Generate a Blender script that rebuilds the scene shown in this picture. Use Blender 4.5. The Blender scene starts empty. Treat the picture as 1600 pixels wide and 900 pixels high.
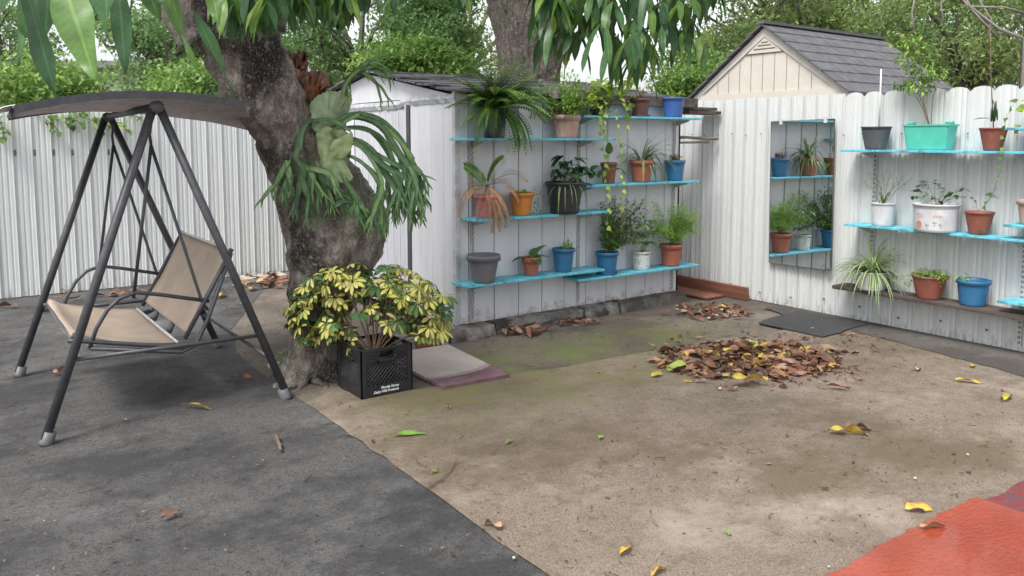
import bpy, bmesh, math, random
import numpy as np
from mathutils import Vector, Matrix, noise
random.seed(7); np.random.seed(7)
R = math.radians
sc = bpy.context.scene
COL = sc.collection

# ------------------------------------------------------------------ camera, world, sun, exposure
F, TH, HD, CH = 1252.0, R(5.5), R(54.3), 1.5
PX, PY = 800.0, 219 + F * math.tan(TH)
fw = Vector((math.cos(HD) * math.cos(TH), math.sin(HD) * math.cos(TH), -math.sin(TH)))
rt = Vector((math.sin(HD), -math.cos(HD), 0))
up = rt.cross(fw)
cd = bpy.data.cameras.new('camera'); cam = bpy.data.objects.new('camera', cd); COL.objects.link(cam)
cam.location = (0, 0, CH)
cam.rotation_euler = Matrix((rt, up, -fw)).transposed().to_euler()
cd.sensor_width = 36; cd.lens = 36 * F / 1600; cd.shift_y = -(450 - PY) / 1600
cd.clip_start = 0.05; cd.clip_end = 500
sc.camera = cam

SUN_EL, SUN_AZ = 58, 20          # direction the light travels: heading in the ground plane (deg from +X)
w = bpy.data.worlds.new('World'); sc.world = w; w.use_nodes = True
nt = w.node_tree; bg = nt.nodes['Background']
sky = nt.nodes.new('ShaderNodeTexSky'); sky.sky_type = 'NISHITA'; sky.sun_disc = False
sky.sun_elevation = R(SUN_EL); sky.air_density = 1.0; sky.dust_density = 3.0
sky.sun_rotation = R(90 - (SUN_AZ + 180))
hs = nt.nodes.new('ShaderNodeHueSaturation'); hs.inputs['Saturation'].default_value = 0.22
hs.inputs['Value'].default_value = 1.0
nt.links.new(sky.outputs[0], hs.inputs['Color']); nt.links.new(hs.outputs[0], bg.inputs[0])
bg.inputs[1].default_value = 0.145
sd = bpy.data.lights.new('sun', 'SUN'); sun = bpy.data.objects.new('sun', sd); COL.objects.link(sun)
sd.energy = 1.5; sd.angle = R(18); sd.color = (1, .965, .91)
dv = Vector((math.cos(R(SUN_AZ)) * math.cos(R(SUN_EL)), math.sin(R(SUN_AZ)) * math.cos(R(SUN_EL)), -math.sin(R(SUN_EL))))
sun.rotation_euler = dv.to_track_quat('-Z', 'Y').to_euler()
sc.view_settings.view_transform = 'Standard'; sc.view_settings.look = 'None'
sc.view_settings.exposure = 1.0; sc.view_settings.gamma = 1.0; sc.view_settings.use_curve_mapping = False
sc.cycles.max_bounces = 8; sc.cycles.transparent_max_bounces = 6

def on(x, y, ax, v):             # where the sight line through photo point (x, y) meets the real plane axis=v
    d = fw * F + rt * (x - PX) - up * (y - PY); o = Vector((0, 0, CH))
    return o + d * ((v - o[ax]) / d[ax])
def G(x, y, z=0.0): return on(x, y, 2, z)
def dep(p): return (Vector(p) - Vector((0, 0, CH))).dot(fw)
def at(x, y, d):
    v = fw * F + rt * (x - PX) - up * (y - PY)
    return Vector((0, 0, CH)) + v * (d / F)

# ------------------------------------------------------------------ materials
def nd(t, typ, **kw):
    n = t.nodes.new(typ)
    for k, v in kw.items():
        if k in n.inputs: n.inputs[k].default_value = v
        else: setattr(n, k, v)
    return n
def newmat(name):
    m = bpy.data.materials.new(name); m.use_nodes = True
    t = m.node_tree; b = t.nodes['Principled BSDF']; return m, t, b
def c4(c): return (c[0], c[1], c[2], 1)
def ramp(t, fac, stops, interp='LINEAR'):
    r = t.nodes.new('ShaderNodeValToRGB'); r.color_ramp.interpolation = interp
    e = r.color_ramp.elements
    while len(e) > len(stops): e.remove(e[-1])
    while len(e) < len(stops): e.new(1)
    for i, (p, c) in enumerate(stops):
        e[i].position = p; e[i].color = c4(c) if not isinstance(c, (int, float)) else (c, c, c, 1)
    t.links.new(fac, r.inputs[0]); return r.outputs[0]
def noiz(t, scale, detail=4, rough=.55, vec=None, sx=None):
    n = nd(t, 'ShaderNodeTexNoise', Scale=scale, Detail=detail, Roughness=rough)
    co = t.nodes.new('ShaderNodeTexCoord')
    src = co.outputs['Object']
    if sx:
        mp = t.nodes.new('ShaderNodeMapping'); mp.inputs['Scale'].default_value = sx
        t.links.new(src, mp.inputs[0]); src = mp.outputs[0]
    t.links.new(src, n.inputs['Vector']); return n.outputs[0]
def mix(t, fac, a, b, mode='MIX'):
    n = t.nodes.new('ShaderNodeMix'); n.data_type = 'RGBA'; n.blend_type = mode
    for sock, v in ((n.inputs[0], fac), (n.inputs[6], a), (n.inputs[7], b)):
        if isinstance(v, (int, float)): sock.default_value = v
        elif isinstance(v, tuple): sock.default_value = c4(v)
        else: t.links.new(v, sock)
    return n.outputs[2]
def bump(t, b, h, strength, dist=.01):
    n = nd(t, 'ShaderNodeBump', Strength=strength, Distance=dist)
    t.links.new(h, n.inputs['Height']); t.links.new(n.outputs[0], b.inputs['Normal'])
def mat(name, c1, c2=None, scale=8, rough=.6, bs=0, bscale=60, metal=0, spec=.5, dirt=None, dscale=5, sx=None, lo=.35, hi=.65):
    m, t, b = newmat(name)
    c2 = c2 or tuple(v * .75 for v in c1)
    c = ramp(t, noiz(t, scale, 5, sx=sx), [(lo, c1), (hi, c2)])
    if dirt:
        f = ramp(t, noiz(t, dscale, 7, .65), [(.5, 0.0), (.68, 1.0)])
        c = mix(t, f, c, dirt)
    t.links.new(c, b.inputs['Base Color'])
    b.inputs['Roughness'].default_value = rough; b.inputs['Metallic'].default_value = metal
    b.inputs['Specular IOR Level'].default_value = spec
    if bs: bump(t, b, noiz(t, bscale, 4), bs)
    return m
def leafmat(name, stops, edge=None, th=(.45, .6), rough=.45, trans=.3, inner=None, spec=.4, veins=0.):
    """stops: ramp over the per-leaf random number; edge: colour of the margin (from the across-leaf attribute)"""
    m, t, b = newmat(name)
    a = t.nodes.new('ShaderNodeAttribute'); a.attribute_name = 'rnd'
    c = ramp(t, a.outputs['Fac'], stops)
    v = ramp(t, noiz(t, 25, 3), [(.3, .75), (.7, 1.2)])
    c = mix(t, 1.0, c, v, 'MULTIPLY')
    if edge:
        e = t.nodes.new('ShaderNodeAttribute'); e.attribute_name = 'edge'
        ad = t.nodes.new('ShaderNodeMath'); ad.operation = 'ADD'
        n2 = ramp(t, noiz(t, 40, 2), [(.3, -.0), (.7, .25)])
        t.links.new(e.outputs['Fac'], ad.inputs[0]); t.links.new(n2, ad.inputs[1])
        f = ramp(t, ad.outputs[0], [(th[0], 0.0), (th[1], 1.0)])
        c = mix(t, f, c, edge)
    if veins:
        e = t.nodes.new('ShaderNodeAttribute'); e.attribute_name = 'edge'; al = t.nodes.new('ShaderNodeAttribute'); al.attribute_name = 'along'
        m1 = nd(t, 'ShaderNodeMath'); m1.operation = 'MULTIPLY_ADD'; m1.inputs[1].default_value = -.09; t.links.new(e.outputs['Fac'], m1.inputs[0]); t.links.new(al.outputs['Fac'], m1.inputs[2])
        m2 = nd(t, 'ShaderNodeMath'); m2.operation = 'MULTIPLY'; m2.inputs[1].default_value = 16.; t.links.new(m1.outputs[0], m2.inputs[0])
        m3 = nd(t, 'ShaderNodeMath'); m3.operation = 'FRACT'; t.links.new(m2.outputs[0], m3.inputs[0])
        vf = ramp(t, m3.outputs[0], [(.0, veins), (.10, 0.0), (.9, 0.0), (1, veins)]); mf = ramp(t, e.outputs['Fac'], [(.0, min(1, veins * 2)), (.07, min(1, veins * 1.6)), (.13, 0.0)])
        lt = mix(t, 1.0, c, (1.9, 1.8, 1.7), 'MULTIPLY'); c = mix(t, vf, c, lt); c = mix(t, mf, c, lt)
        bump(t, b, m3.outputs[0], .25, .003)
    t.links.new(c, b.inputs['Base Color']); b.inputs['Roughness'].default_value = rough
    b.inputs['Specular IOR Level'].default_value = spec
    tr = t.nodes.new('ShaderNodeBsdfTranslucent'); t.links.new(c, tr.inputs[0])
    ms = t.nodes.new('ShaderNodeMixShader'); ms.inputs[0].default_value = trans
    t.links.new(b.outputs[0], ms.inputs[1]); t.links.new(tr.outputs[0], ms.inputs[2])
    t.links.new(ms.outputs[0], t.nodes['Material Output'].inputs[0])
    return m

# ------------------------------------------------------------------ mesh builder
PROF = {
 'lance': lambda t: max(.02, math.sin(math.pi * min(1, t ** .85)) ** .8),
 'ovate': lambda t: max(.02, math.sin(math.pi * t ** .7) ** .75),
 'obov': lambda t: max(.03, math.sin(math.pi * t ** 1.35) ** .8),
 'strap': lambda t: max(.03, min(1, t * 6 + .35) * (1 - t ** 3)),
 'heart': lambda t: max(.02, math.sin(math.pi * min(1, (t + .12) ** .55 if t > 0 else .3)) ** .8 if t < 1 else .02),
 'shield': lambda t: max(.1, math.sin(math.pi * (.12 + .68 * t)) ** .6),
}
class MB:
    def __init__(s): s.v = []; s.f = []; s.r = []; s.e = []; s.n = 0; s.sm = []; s.t = []
    def add(s, vs, fs, rnd=0., edge=None, smooth=True, tt=None):
        b = s.n; s.t.extend(tt if tt is not None else [0.] * len(vs))
        s.v.extend([tuple(p) for p in vs]); s.n += len(vs)
        s.f.extend([tuple(i + b for i in q) for q in fs]); s.sm.extend([smooth] * len(fs))
        s.r.extend([rnd] * len(vs)); s.e.extend(edge if edge is not None else [0.] * len(vs))
    def box(s, lo, hi, M=None, rnd=0.):
        x0, y0, z0 = lo; x1, y1, z1 = hi
        vs = [Vector(p) for p in ((x0,y0,z0),(x1,y0,z0),(x1,y1,z0),(x0,y1,z0),(x0,y0,z1),(x1,y0,z1),(x1,y1,z1),(x0,y1,z1))]
        if M: vs = [M @ p for p in vs]
        s.add(vs, [(0,3,2,1),(4,5,6,7),(0,1,5,4),(1,2,6,5),(2,3,7,6),(3,0,4,7)], rnd, smooth=False)
    def tube(s, pts, rad, n=8, cap=True, rnd=0., squash=1., flat=None):
        pts = [Vector(p) for p in pts]
        if not isinstance(rad, (list, tuple)): rad = [rad] * len(pts)
        vs = []; ref = None
        for i, p in enumerate(pts):
            d = (pts[min(i + 1, len(pts) - 1)] - pts[max(i - 1, 0)])
            d = d.normalized() if d.length > 1e-9 else Vector((0, 0, 1))
            if ref is None: ref = Vector((0, 0, 1)) if abs(d.z) < .9 else Vector((1, 0, 0))
            if flat is not None: ref = flat
            a = d.cross(ref); a = a.normalized() if a.length > 1e-6 else Vector((1, 0, 0))
            bb = a.cross(d).normalized(); ref = bb
            for k in range(n):
                an = 2 * math.pi * k / n
                vs.append(p + a * (math.cos(an) * rad[i]) + bb * (math.sin(an) * rad[i] * squash))
        fs = [(i*n+k, i*n+(k+1) % n, (i+1)*n+(k+1) % n, (i+1)*n+k) for i in range(len(pts)-1) for k in range(n)]
        if cap: fs += [tuple(range(n))[::-1], tuple(range((len(pts)-1)*n, len(pts)*n))]
        s.add(vs, fs, rnd)
    def bar(s, a, b, r, n=8): s.tube([a, b], r, n)
    def lathe(s, prof, c=(0,0,0), n=28, M=None):
        vs = []; fs = []
        for r_, z in prof:
            for k in range(n):
                p = Vector((math.cos(2*math.pi*k/n)*r_, math.sin(2*math.pi*k/n)*r_, z))
                if M: p = M @ p
                vs.append(p + Vector(c))
        for i in range(len(prof)-1):
            for k in range(n): fs.append((i*n+k, i*n+(k+1) % n, (i+1)*n+(k+1) % n, (i+1)*n+k))
        s.add(vs, fs)
    def leaf(s, p, d, L, W, droop=.5, rnd=None, n=4, prof='lance', fold=.25, upv=(0,0,1), wave=0., down=Vector((0,0,-1)), twist=0.):
        rnd = random.random() if rnd is None else rnd
        p = Vector(p); d = Vector(d).normalized(); upv = Vector(upv)
        pf = PROF[prof]; vs = []; ed = []; tl = []; ph = random.random() * 6
        side = d.cross(upv)
        if side.length < .05: side = d.cross(Vector((random.random(), random.random(), .1)))
        side.normalize()
        for i in range(n + 1):
            t = i / n; ww = W * .5 * pf(t)
            nn = side.cross(d).normalized()
            wv = nn * (math.sin(t * 9 + ph) * wave * W)
            vs += [p - side * ww + nn * (ww * fold) + wv, p, p + side * ww + nn * (ww * fold) - wv]
            ed += [1., 0., 1.]; tl += [t, t, t]
            if twist: side = (side + nn * twist / n).normalized()
            d = (d + down * (droop / n)).normalized()
            side = (side - d * side.dot(d)).normalized()
            p = p + d * (L / n)
        fs = []
        for i in range(n):
            a = i * 3; fs += [(a, a+1, a+4, a+3), (a+1, a+2, a+5, a+4)]
        s.add(vs, fs, rnd, ed, tt=tl)
    def cloud(s, P, D, L, W, rnd):
        """many small leaves at once (numpy): a folded four-cornered blade at each point"""
        N = len(P); up_ = np.random.normal(size=(N, 3)) * .5 + np.array([0, 0, 1.])
        D = D / np.linalg.norm(D, axis=1, keepdims=True)
        S = np.cross(D, up_); S /= np.linalg.norm(S, axis=1, keepdims=True) + 1e-9
        U = np.cross(S, D); L = L[:, None]; W = W[:, None]
        a = P; b = P + D*L*.45 - S*W*.5 + U*W*.15; c = P + D*L; d = P + D*L*.45 + S*W*.5 + U*W*.15
        V = np.stack([a, b, c, d], 1).reshape(-1, 3)
        base = s.n
        s.v.extend(map(tuple, V.tolist())); s.n += 4 * N
        idx = (np.arange(N) * 4 + base)
        s.f.extend(map(tuple, np.concatenate([np.stack([idx, idx+3, idx+2], 1), np.stack([idx, idx+2, idx+1], 1)]).tolist()))
        s.sm.extend([False] * (2*N)); s.r.extend(np.repeat(rnd, 4).tolist()); s.e.extend([0, 1, 0, 1] * N); s.t.extend([0, .5, 1, .5] * N)
    def build(s, name, m, parent=None, bevel=0):
        me = bpy.data.meshes.new(name); me.from_pydata(s.v, [], s.f); me.update()
        me.polygons.foreach_set('use_smooth', s.sm)
        for an, dat in (('rnd', s.r), ('edge', s.e), ('along', s.t)):
            a = me.attributes.new(an, 'FLOAT', 'POINT'); a.data.foreach_set('value', dat)
        me.materials.append(m)
        o = bpy.data.objects.new(name, me); COL.objects.link(o)
        if parent:
            o.parent = parent; o.location = (0, 0, 0)
            mt = parent
            loc = Vector((0, 0, 0))
            while mt is not None: loc += mt.location; mt = mt.parent
            me.transform(Matrix.Translation(-loc))
        if bevel:
            bv = o.modifiers.new('bevel', 'BEVEL'); bv.width = bevel; bv.segments = 2; bv.limit_method = 'ANGLE'
        return o
GRP = dict(potted_plant='potted plants and pots on the shelves', flower_pot='potted plants and pots on the shelves', wall_shelf='aqua shelves on the shed wall', fence_shelf='shelves on the right fence', shelf_standard='slotted shelf strips', fallen_leaf='single fallen leaves on the yard', leafy_tree='trees beyond the yard', flowering_bush='bushes beyond the yard', wooden_pole='thin poles between shed and fence', metal_fence='white metal fences', twig='twigs on the ground')
def tag(o, label=None, cat=None, group=None, kind=None):
    group = group or GRP.get(o.name.split('.')[0])
    for k, v in (('label', label), ('category', cat), ('group', group), ('kind', kind)):
        if v: o[k] = v
    return o
def thing(name, loc, label, cat, group=None):
    o = bpy.data.objects.new(name, None); COL.objects.link(o); o.location = loc; o.empty_display_size = .1
    return tag(o, label, cat, group)
def rd(a, b): return random.uniform(a, b)
def rv(s=1.): return Vector((random.gauss(0, s), random.gauss(0, s), random.gauss(0, s)))

# ------------------------------------------------------------------ material library
M = {}
M['frame'] = mat('charcoal_metal', (.06, .062, .072), (.085, .086, .095), 30, .45, .05, 200, .2)
M['canopy'] = leafmat('grey_canopy_cloth', [(0, (.42, .39, .39)), (1, (.45, .42, .42))], rough=.7, trans=.5)
M['sling'] = mat('tan_sling_cloth', (.34, .27, .21), (.42, .34, .27), 5, .8, .3, 900)
M['plastic_grey'] = mat('grey_plastic', (.14, .14, .145), (.10, .10, .105), 20, .5)
M['aqua'] = mat('aqua_paint', (.10, .46, .60), (.16, .56, .68), 12, .55, .3, 60, dirt=(.10, .17, .18), dscale=14, sx=(.3, 1, 1))
M['bracket'] = mat('white_bracket_steel', (.62, .62, .62), (.45, .44, .42), 30, .5)
M['slot'] = mat('slot_dark', (.10, .10, .10), None, 20, .8)
M['darkwood'] = mat('dark_weathered_wood', (.055, .042, .038), (.12, .095, .08), 18, .8, .6, 60, sx=(1, .08, 1))
M['redwood'] = mat('red_brown_board', (.19, .075, .045), (.29, .13, .085), 9, .6, .3, 80, sx=(1, .12, 3))
M['greywood'] = mat('grey_weathered_wood', (.16, .13, .11), (.30, .26, .23), 20, .85, .5, 70, sx=(.1, 1, 1))
M['soil'] = mat('potting_soil', (.035, .025, .018), (.08, .06, .045), 60, .95, 1, 120)
M['twig'] = mat('green_brown_stem', (.12, .10, .05), (.17, .15, .07), 30, .8)
M['twigb'] = mat('brown_twig', (.13, .085, .055), (.2, .14, .1), 30, .85, .3, 80)
M['crate'] = mat('black_crate_plastic', (.014, .014, .017), (.024, .024, .028), 10, .42, .08, 80)
M['white'] = mat('white_print', (.75, .75, .78), (.6, .6, .62), 80, .6)
M['disc'] = mat('aluminium_tag', (.55, .55, .55), (.3, .3, .3), 60, .35, .8, 90, metal=.6)

def bark_mat(name, c1, c2, c3, moss=(.10, .12, .07), sc_=9, dark=None, spots=()):
    m, t, b = newmat(name)
    n1 = noiz(t, sc_, 8, .65, sx=(1, 1, .45)); c = ramp(t, n1, [(.3, c1), (.48, c2), (.62, c3)])
    mo = ramp(t, noiz(t, 2.3, 6, .6), [(.52, 0.0), (.62, .75)]); c = mix(t, mo, c, moss)
    if dark:
        dk = ramp(t, noiz(t, 1.9, 7, .62, sx=(1.4, 1.4, .8)), [(.54, 0.0), (.60, .9)]); c = mix(t, dk, c, dark)
    for (sx_, sy_, sz_, rr_) in spots:      # near-black patches with noisy edges at set points of the bark
        co = t.nodes.new('ShaderNodeTexCoord'); mp = t.nodes.new('ShaderNodeMapping'); mp.inputs['Location'].default_value = (-sx_ , -sy_, -sz_ * .6); mp.inputs['Scale'].default_value = (1, 1, .6)
        t.links.new(co.outputs['Object'], mp.inputs[0]); ln = t.nodes.new('ShaderNodeVectorMath'); ln.operation = 'LENGTH'; t.links.new(mp.outputs[0], ln.inputs[0])
        ma = nd(t, 'ShaderNodeMath'); ma.operation = 'MULTIPLY_ADD'; ma.inputs[1].default_value = .32; t.links.new(noiz(t, 9, 7, .75), ma.inputs[0]); t.links.new(ln.outputs['Value'], ma.inputs[2])
        c = mix(t, ramp(t, ma.outputs[0], [(rr_ + .12, .92), (rr_ + .20, 0.0)]), c, (.022, .018, .017))
    li = ramp(t, noiz(t, 30, 5, .7), [(.56, 0.0), (.64, .7)]); c = mix(t, li, c, (.46, .42, .37))
    f1 = ramp(t, noiz(t, 75, 6, .8, sx=(1, 1, .4)), [(.36, .8), (.48, 0.0)]); c = mix(t, f1, c, tuple(v * .35 for v in c1))
    f2 = ramp(t, noiz(t, 120, 4, .8, sx=(1, 1, .5)), [(.55, 0.0), (.64, .7)]); c = mix(t, f2, c, (.50, .44, .39))
    def ridged(sc1, sz):
        r_ = nd(t, 'ShaderNodeTexNoise', Scale=sc1, Detail=6.0); r_.noise_type = 'RIDGED_MULTIFRACTAL'; r_.normalize = True
        co_ = t.nodes.new('ShaderNodeTexCoord'); m_ = t.nodes.new('ShaderNodeMapping'); m_.inputs['Scale'].default_value = (1, 1, sz); t.links.new(co_.outputs['Object'], m_.inputs[0]); t.links.new(m_.outputs[0], r_.inputs['Vector']); return r_.outputs[0]
    rg = ridged(11., .4); c = mix(t, ramp(t, rg, [(.30, 0.0), (.62, .85)]), c, tuple(v * .3 for v in c1))
    t.links.new(c, b.inputs['Base Color']); b.inputs['Roughness'].default_value = .9
    v = nd(t, 'ShaderNodeTexVoronoi', Scale=26.0); v.feature = 'DISTANCE_TO_EDGE'
    co = t.nodes.new('ShaderNodeTexCoord'); mp = t.nodes.new('ShaderNodeMapping'); mp.inputs['Scale'].default_value = (1, 1, .35)
    w_ = t.nodes.new('ShaderNodeVectorMath'); w_.operation = 'ADD'
    nn = nd(t, 'ShaderNodeTexNoise', Scale=14.0, Detail=5.0); t.links.new(co.outputs['Object'], nn.inputs['Vector'])
    sl = t.nodes.new('ShaderNodeVectorMath'); sl.operation = 'SCALE'; sl.inputs['Scale'].default_value = .12
    t.links.new(nn.outputs['Color'], sl.inputs[0]); t.links.new(co.outputs['Object'], w_.inputs[0]); t.links.new(sl.outputs[0], w_.inputs[1])
    t.links.new(w_.outputs[0], mp.inputs[0]); t.links.new(mp.outputs[0], v.inputs['Vector'])
    ad = t.nodes.new('ShaderNodeMath'); ad.operation = 'ADD'
    mm = t.nodes.new('ShaderNodeMath'); mm.operation = 'MINIMUM'; mm.inputs[1].default_value = .07
    t.links.new(v.outputs['Distance'], mm.inputs[0]); m3 = t.nodes.new('ShaderNodeMath'); m3.operation = 'MULTIPLY'; m3.inputs[1].default_value = 2.2
    t.links.new(mm.outputs[0], m3.inputs[0]); t.links.new(m3.outputs[0], ad.inputs[0]); t.links.new(noiz(t, 45, 8, .7), ad.inputs[1])
    a4 = nd(t, 'ShaderNodeMath'); a4.operation = 'MULTIPLY_ADD'; a4.inputs[1].default_value = -1.2; t.links.new(rg, a4.inputs[0]); t.links.new(ad.outputs[0], a4.inputs[2])
    bump(t, b, a4.outputs[0], 1.0, .035)
    return m
SPOTS = [tuple(on(x, y, 1, yy) - Vector((1.86, 4.75, 0))) + (r_,) for x, y, yy, r_ in ((462, 400, 4.62, .13), (500, 430, 4.55, .10), (448, 330, 4.62, .09), (425, 85, 4.6, .12), (520, 330, 4.5, .05), (405, 120, 4.6, .06))]
M['bark'] = bark_mat('mango_bark', (.09, .07, .058), (.27, .235, .20), (.50, .45, .395), moss=(.15, .16, .10), dark=(.035, .029, .026), sc_=11, spots=SPOTS)
M['bark2'] = bark_mat('oak_bark', (.04, .033, .03), (.13, .10, .09), (.25, .20, .18), sc_=18)
M['barkfar'] = mat('far_bark', (.10, .085, .075), (.17, .15, .13), 8, .9)

# ------------------------------------------------------------------ the setting: ground
def sheet(name, poly, z, m, div=None, kind='structure'):
    mb = MB(); mb.add([(x, y, z) for x, y in poly], [tuple(range(len(poly)))], smooth=False)
    o = mb.build(name, m)
    if kind: o['kind'] = kind
    return o
def ground_mat(name, base, alt, speck, sp_scale=260, stain=None, st=(.5, .66), stscale=.9, light=None, moss=None, rough=.95, bs=.5, bscale=300, mossbox=None, lt=(.52, .72), grain=.55):
    m, t, b = newmat(name)
    c = ramp(t, noiz(t, 1.3, 10, .68), [(.35, base), (.62, alt)])
    f = ramp(t, noiz(t, sp_scale, 2, .5), [(.50, 0.0), (.64, .9)]); c = mix(t, f, c, speck)
    f = ramp(t, noiz(t, sp_scale * .33, 4, .75), [(.50, 0.0), (.66, grain)]); c = mix(t, f, c, speck)
    f = ramp(t, noiz(t, sp_scale * .06, 5, .8), [(.53, 0.0), (.70, grain * .8)]); c = mix(t, f, c, speck)
    f = ramp(t, noiz(t, sp_scale * .4, 3, .7, sx=(1.1, .9, 1)), [(.55, 0.0), (.70, .35)]); c = mix(t, f, c, tuple(min(1, v * 1.5) for v in base))
    if light:
        f = ramp(t, noiz(t, .8, 10, .7), [(lt[0], 0.0), (lt[0] + .14, .7)]); c = mix(t, f, c, light)
    if stain:
        f = ramp(t, noiz(t, stscale, 11, .72, sx=(1, 1.3, 1)), [(st[0], 0.0), (st[0] + .11, .8)]); c = mix(t, f, c, stain)
    f = ramp(t, noiz(t, 5.5, 8, .75), [(.55, 0.0), (.66, .55)]); c = mix(t, f, c, stain or alt)
    f = ramp(t, noiz(t, 34, 3, .6), [(.66, 0.0), (.70, .8)]); c = mix(t, f, c, tuple(v * .6 for v in speck))
    if moss:      # moss grows in patches inside the given strip of the yard
        co = t.nodes.new('ShaderNodeTexCoord'); sp = t.nodes.new('ShaderNodeSeparateXYZ'); t.links.new(co.outputs['Object'], sp.inputs[0])
        acc = None
        for (ax, lo, hi, soft) in mossbox:
            src = sp.outputs[ax]
            for a_, b_ in ((lo - soft, lo + soft), (hi + soft, hi - soft)):
                mr = t.nodes.new('ShaderNodeMapRange'); mr.inputs[1].default_value = a_; mr.inputs[2].default_value = b_
                t.links.new(src, mr.inputs[0])
                if acc is None: acc = mr.outputs[0]
                else:
                    mu = t.nodes.new('ShaderNodeMath'); mu.operation = 'MULTIPLY'; t.links.new(acc, mu.inputs[0]); t.links.new(mr.outputs[0], mu.inputs[1]); acc = mu.outputs[0]
        f = ramp(t, noiz(t, 3.2, 9, .7), [(.38, 0.0), (.58, .85)])
        mu = t.nodes.new('ShaderNodeMath'); mu.operation = 'MULTIPLY'; t.links.new(acc, mu.inputs[0]); t.links.new(f, mu.inputs[1])
        c = mix(t, mu.outputs[0], c, moss)
    t.links.new(c, b.inputs['Base Color']); b.inputs['Roughness'].default_value = rough
    b.inputs['Specular IOR Level'].default_value = .25
    ad = t.nodes.new('ShaderNodeMath'); ad.operation = 'ADD'
    t.links.new(noiz(t, bscale, 2), ad.inputs[0]); t.links.new(noiz(t, bscale * .12, 5, .7), ad.inputs[1])
    bump(t, b, ad.outputs[0], bs, .006)
    return m
gm = ground_mat('yard_dirt_concrete', (.27, .23, .185), (.17, .145, .12), (.07, .058, .05), 120, stain=(.095, .08, .07), st=(.46, .58), moss=(.15, .165, .06), mossbox=[(0, 2.6, 4.9, .3), (1, 4.0, 4.65, .15)])
sheet('ground', [(-60, -60), (60, -60), (60, 60), (-60, 60)], 0, gm)
dk = ground_mat('dark_carpet', (.11, .107, .105), (.165, .16, .155), (.036, .035, .035), 220, light=(.25, .242, .235), stain=(.045, .045, .048), st=(.47, .68), bs=1, stscale=1.1, grain=.7, lt=(.55, .72))
def wavy(p0, p1, n, a, seed=0):
    out = []
    for i in range(n + 1):
        t = i / n; x = p0[0] + (p1[0]-p0[0])*t; y = p0[1] + (p1[1]-p0[1])*t
        k = noise.noise(Vector((x * 1.7 + seed, y * 1.7, seed))) * a + noise.noise(Vector((x * 9 + seed, y * 9, 3))) * a * .22 + noise.noise(Vector((x * 30 + seed, y * 30, 3))) * .022
        dx, dy = p1[0]-p0[0], p1[1]-p0[1]; l = math.hypot(dx, dy)
        out.append((x - dy / l * k, y + dx / l * k))
    return out
dl = wavy((1.62, -3), (1.66, 4.55), 60, .05) + wavy((1.60, 5.05), (1.78, 6.3), 12, .06, 4) + wavy((2.6, 8.0), (2.9, 8.84), 6, .1)
sheet('dark_pavement', [(-6, -3)] + dl + [(-6, 8.84)], .004, dk)
bg_ = ground_mat('beige_carpet', (.345, .28, .222), (.265, .215, .17), (.10, .075, .058), 240, light=(.47, .395, .33), stain=(.14, .11, .07), st=(.48, .68), stscale=.6, moss=(.19, .175, .085), mossbox=[(0, 1.9, 4.4, .4), (1, 3.45, 4.3, .3)], bs=1, grain=.6)
far = [G(x, y) for x, y in [(520, 612), (600, 618), (700, 603), (800, 586), (880, 576), (960, 560), (1050, 545), (1130, 530)]]
edge_l = wavy((1.622, -3), (1.64, 4.3), 60, .03, 9)
bp = edge_l + [(p.x, p.y) for p in far] + [(6.16, 3.65), (6.16, -3)]
sheet('beige_carpet', bp, .009, bg_)
gstrip = ground_mat('grey_cement_strip', (.17, .155, .14), (.12, .11, .10), (.06, .055, .05), 200, stain=(.07, .064, .058), st=(.4, .6))
sheet('grey_cement_strip', [tuple(p) for p in wavy((6.165, 2.0), (6.165, 4.4), 2, 0)] + wavy((5.85, 4.4), (5.55, 2.0), 30, .12, 3)[:], .013, gstrip)
# red painted slab (wet gloss paint) and the mottled tile next to it
m, t, b = newmat('red_wet_paint')
c = ramp(t, noiz(t, 2.2, 7, .6), [(.35, (.38, .062, .028)), (.65, (.29, .045, .022))]); t.links.new(c, b.inputs['Base Color'])
rr = ramp(t, noiz(t, 3, 4), [(.42, .08), (.6, .30)]); t.links.new(rr, b.inputs['Roughness'])
bump(t, b, noiz(t, 30, 4, .6, sx=(1, 2.2, 1)), .6, .02); M['red'] = m; b.inputs['Coat Weight'].default_value = .6; b.inputs['Coat Roughness'].default_value = .08
mb = MB(); e1 = wavy((3.42, 1.477), (.9, 1.485), 60, .012, 2); e2 = wavy((3.41, -2.5), (3.42, 1.45), 20, .008, 5)
poly = e2 + e1 + [(.9, -2.5)]; n = len(poly)
mb.add([(x, y, 0) for x, y in poly] + [(x, y, .035) for x, y in poly], [tuple(range(n, 2*n))] + [(i, (i+1) % n, (i+1) % n + n, i + n) for i in range(n)], smooth=False)
o = mb.build('red_painted_slab', M['red'], bevel=.006); o['kind'] = 'structure'
m, t, b = newmat('mottled_red_tile')
v = nd(t, 'ShaderNodeTexVoronoi', Scale=13.0); v.feature = 'DISTANCE_TO_EDGE'; co = t.nodes.new('ShaderNodeTexCoord'); t.links.new(co.outputs['Object'], v.inputs['Vector'])
c = ramp(t, noiz(t, 11, 5, .6), [(.42, (.22, .035, .032)), (.60, (.13, .045, .055))])
f = ramp(t, v.outputs['Distance'], [(.03, 1.0), (.09, 0.0)]); c = mix(t, f, c, (.12, .06, .07))
t.links.new(c, b.inputs['Base Color']); b.inputs['Roughness'].default_value = .45; bump(t, b, v.outputs['Distance'], .5, .02)
o = sheet('red_blue_stone_tiles', [(3.45, -2), (4.9, -2), (4.9, 1.30), (3.95, 1.42)] + wavy((3.9, 1.43), (3.45, 1.44), 6, .03), .017, m)
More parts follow.
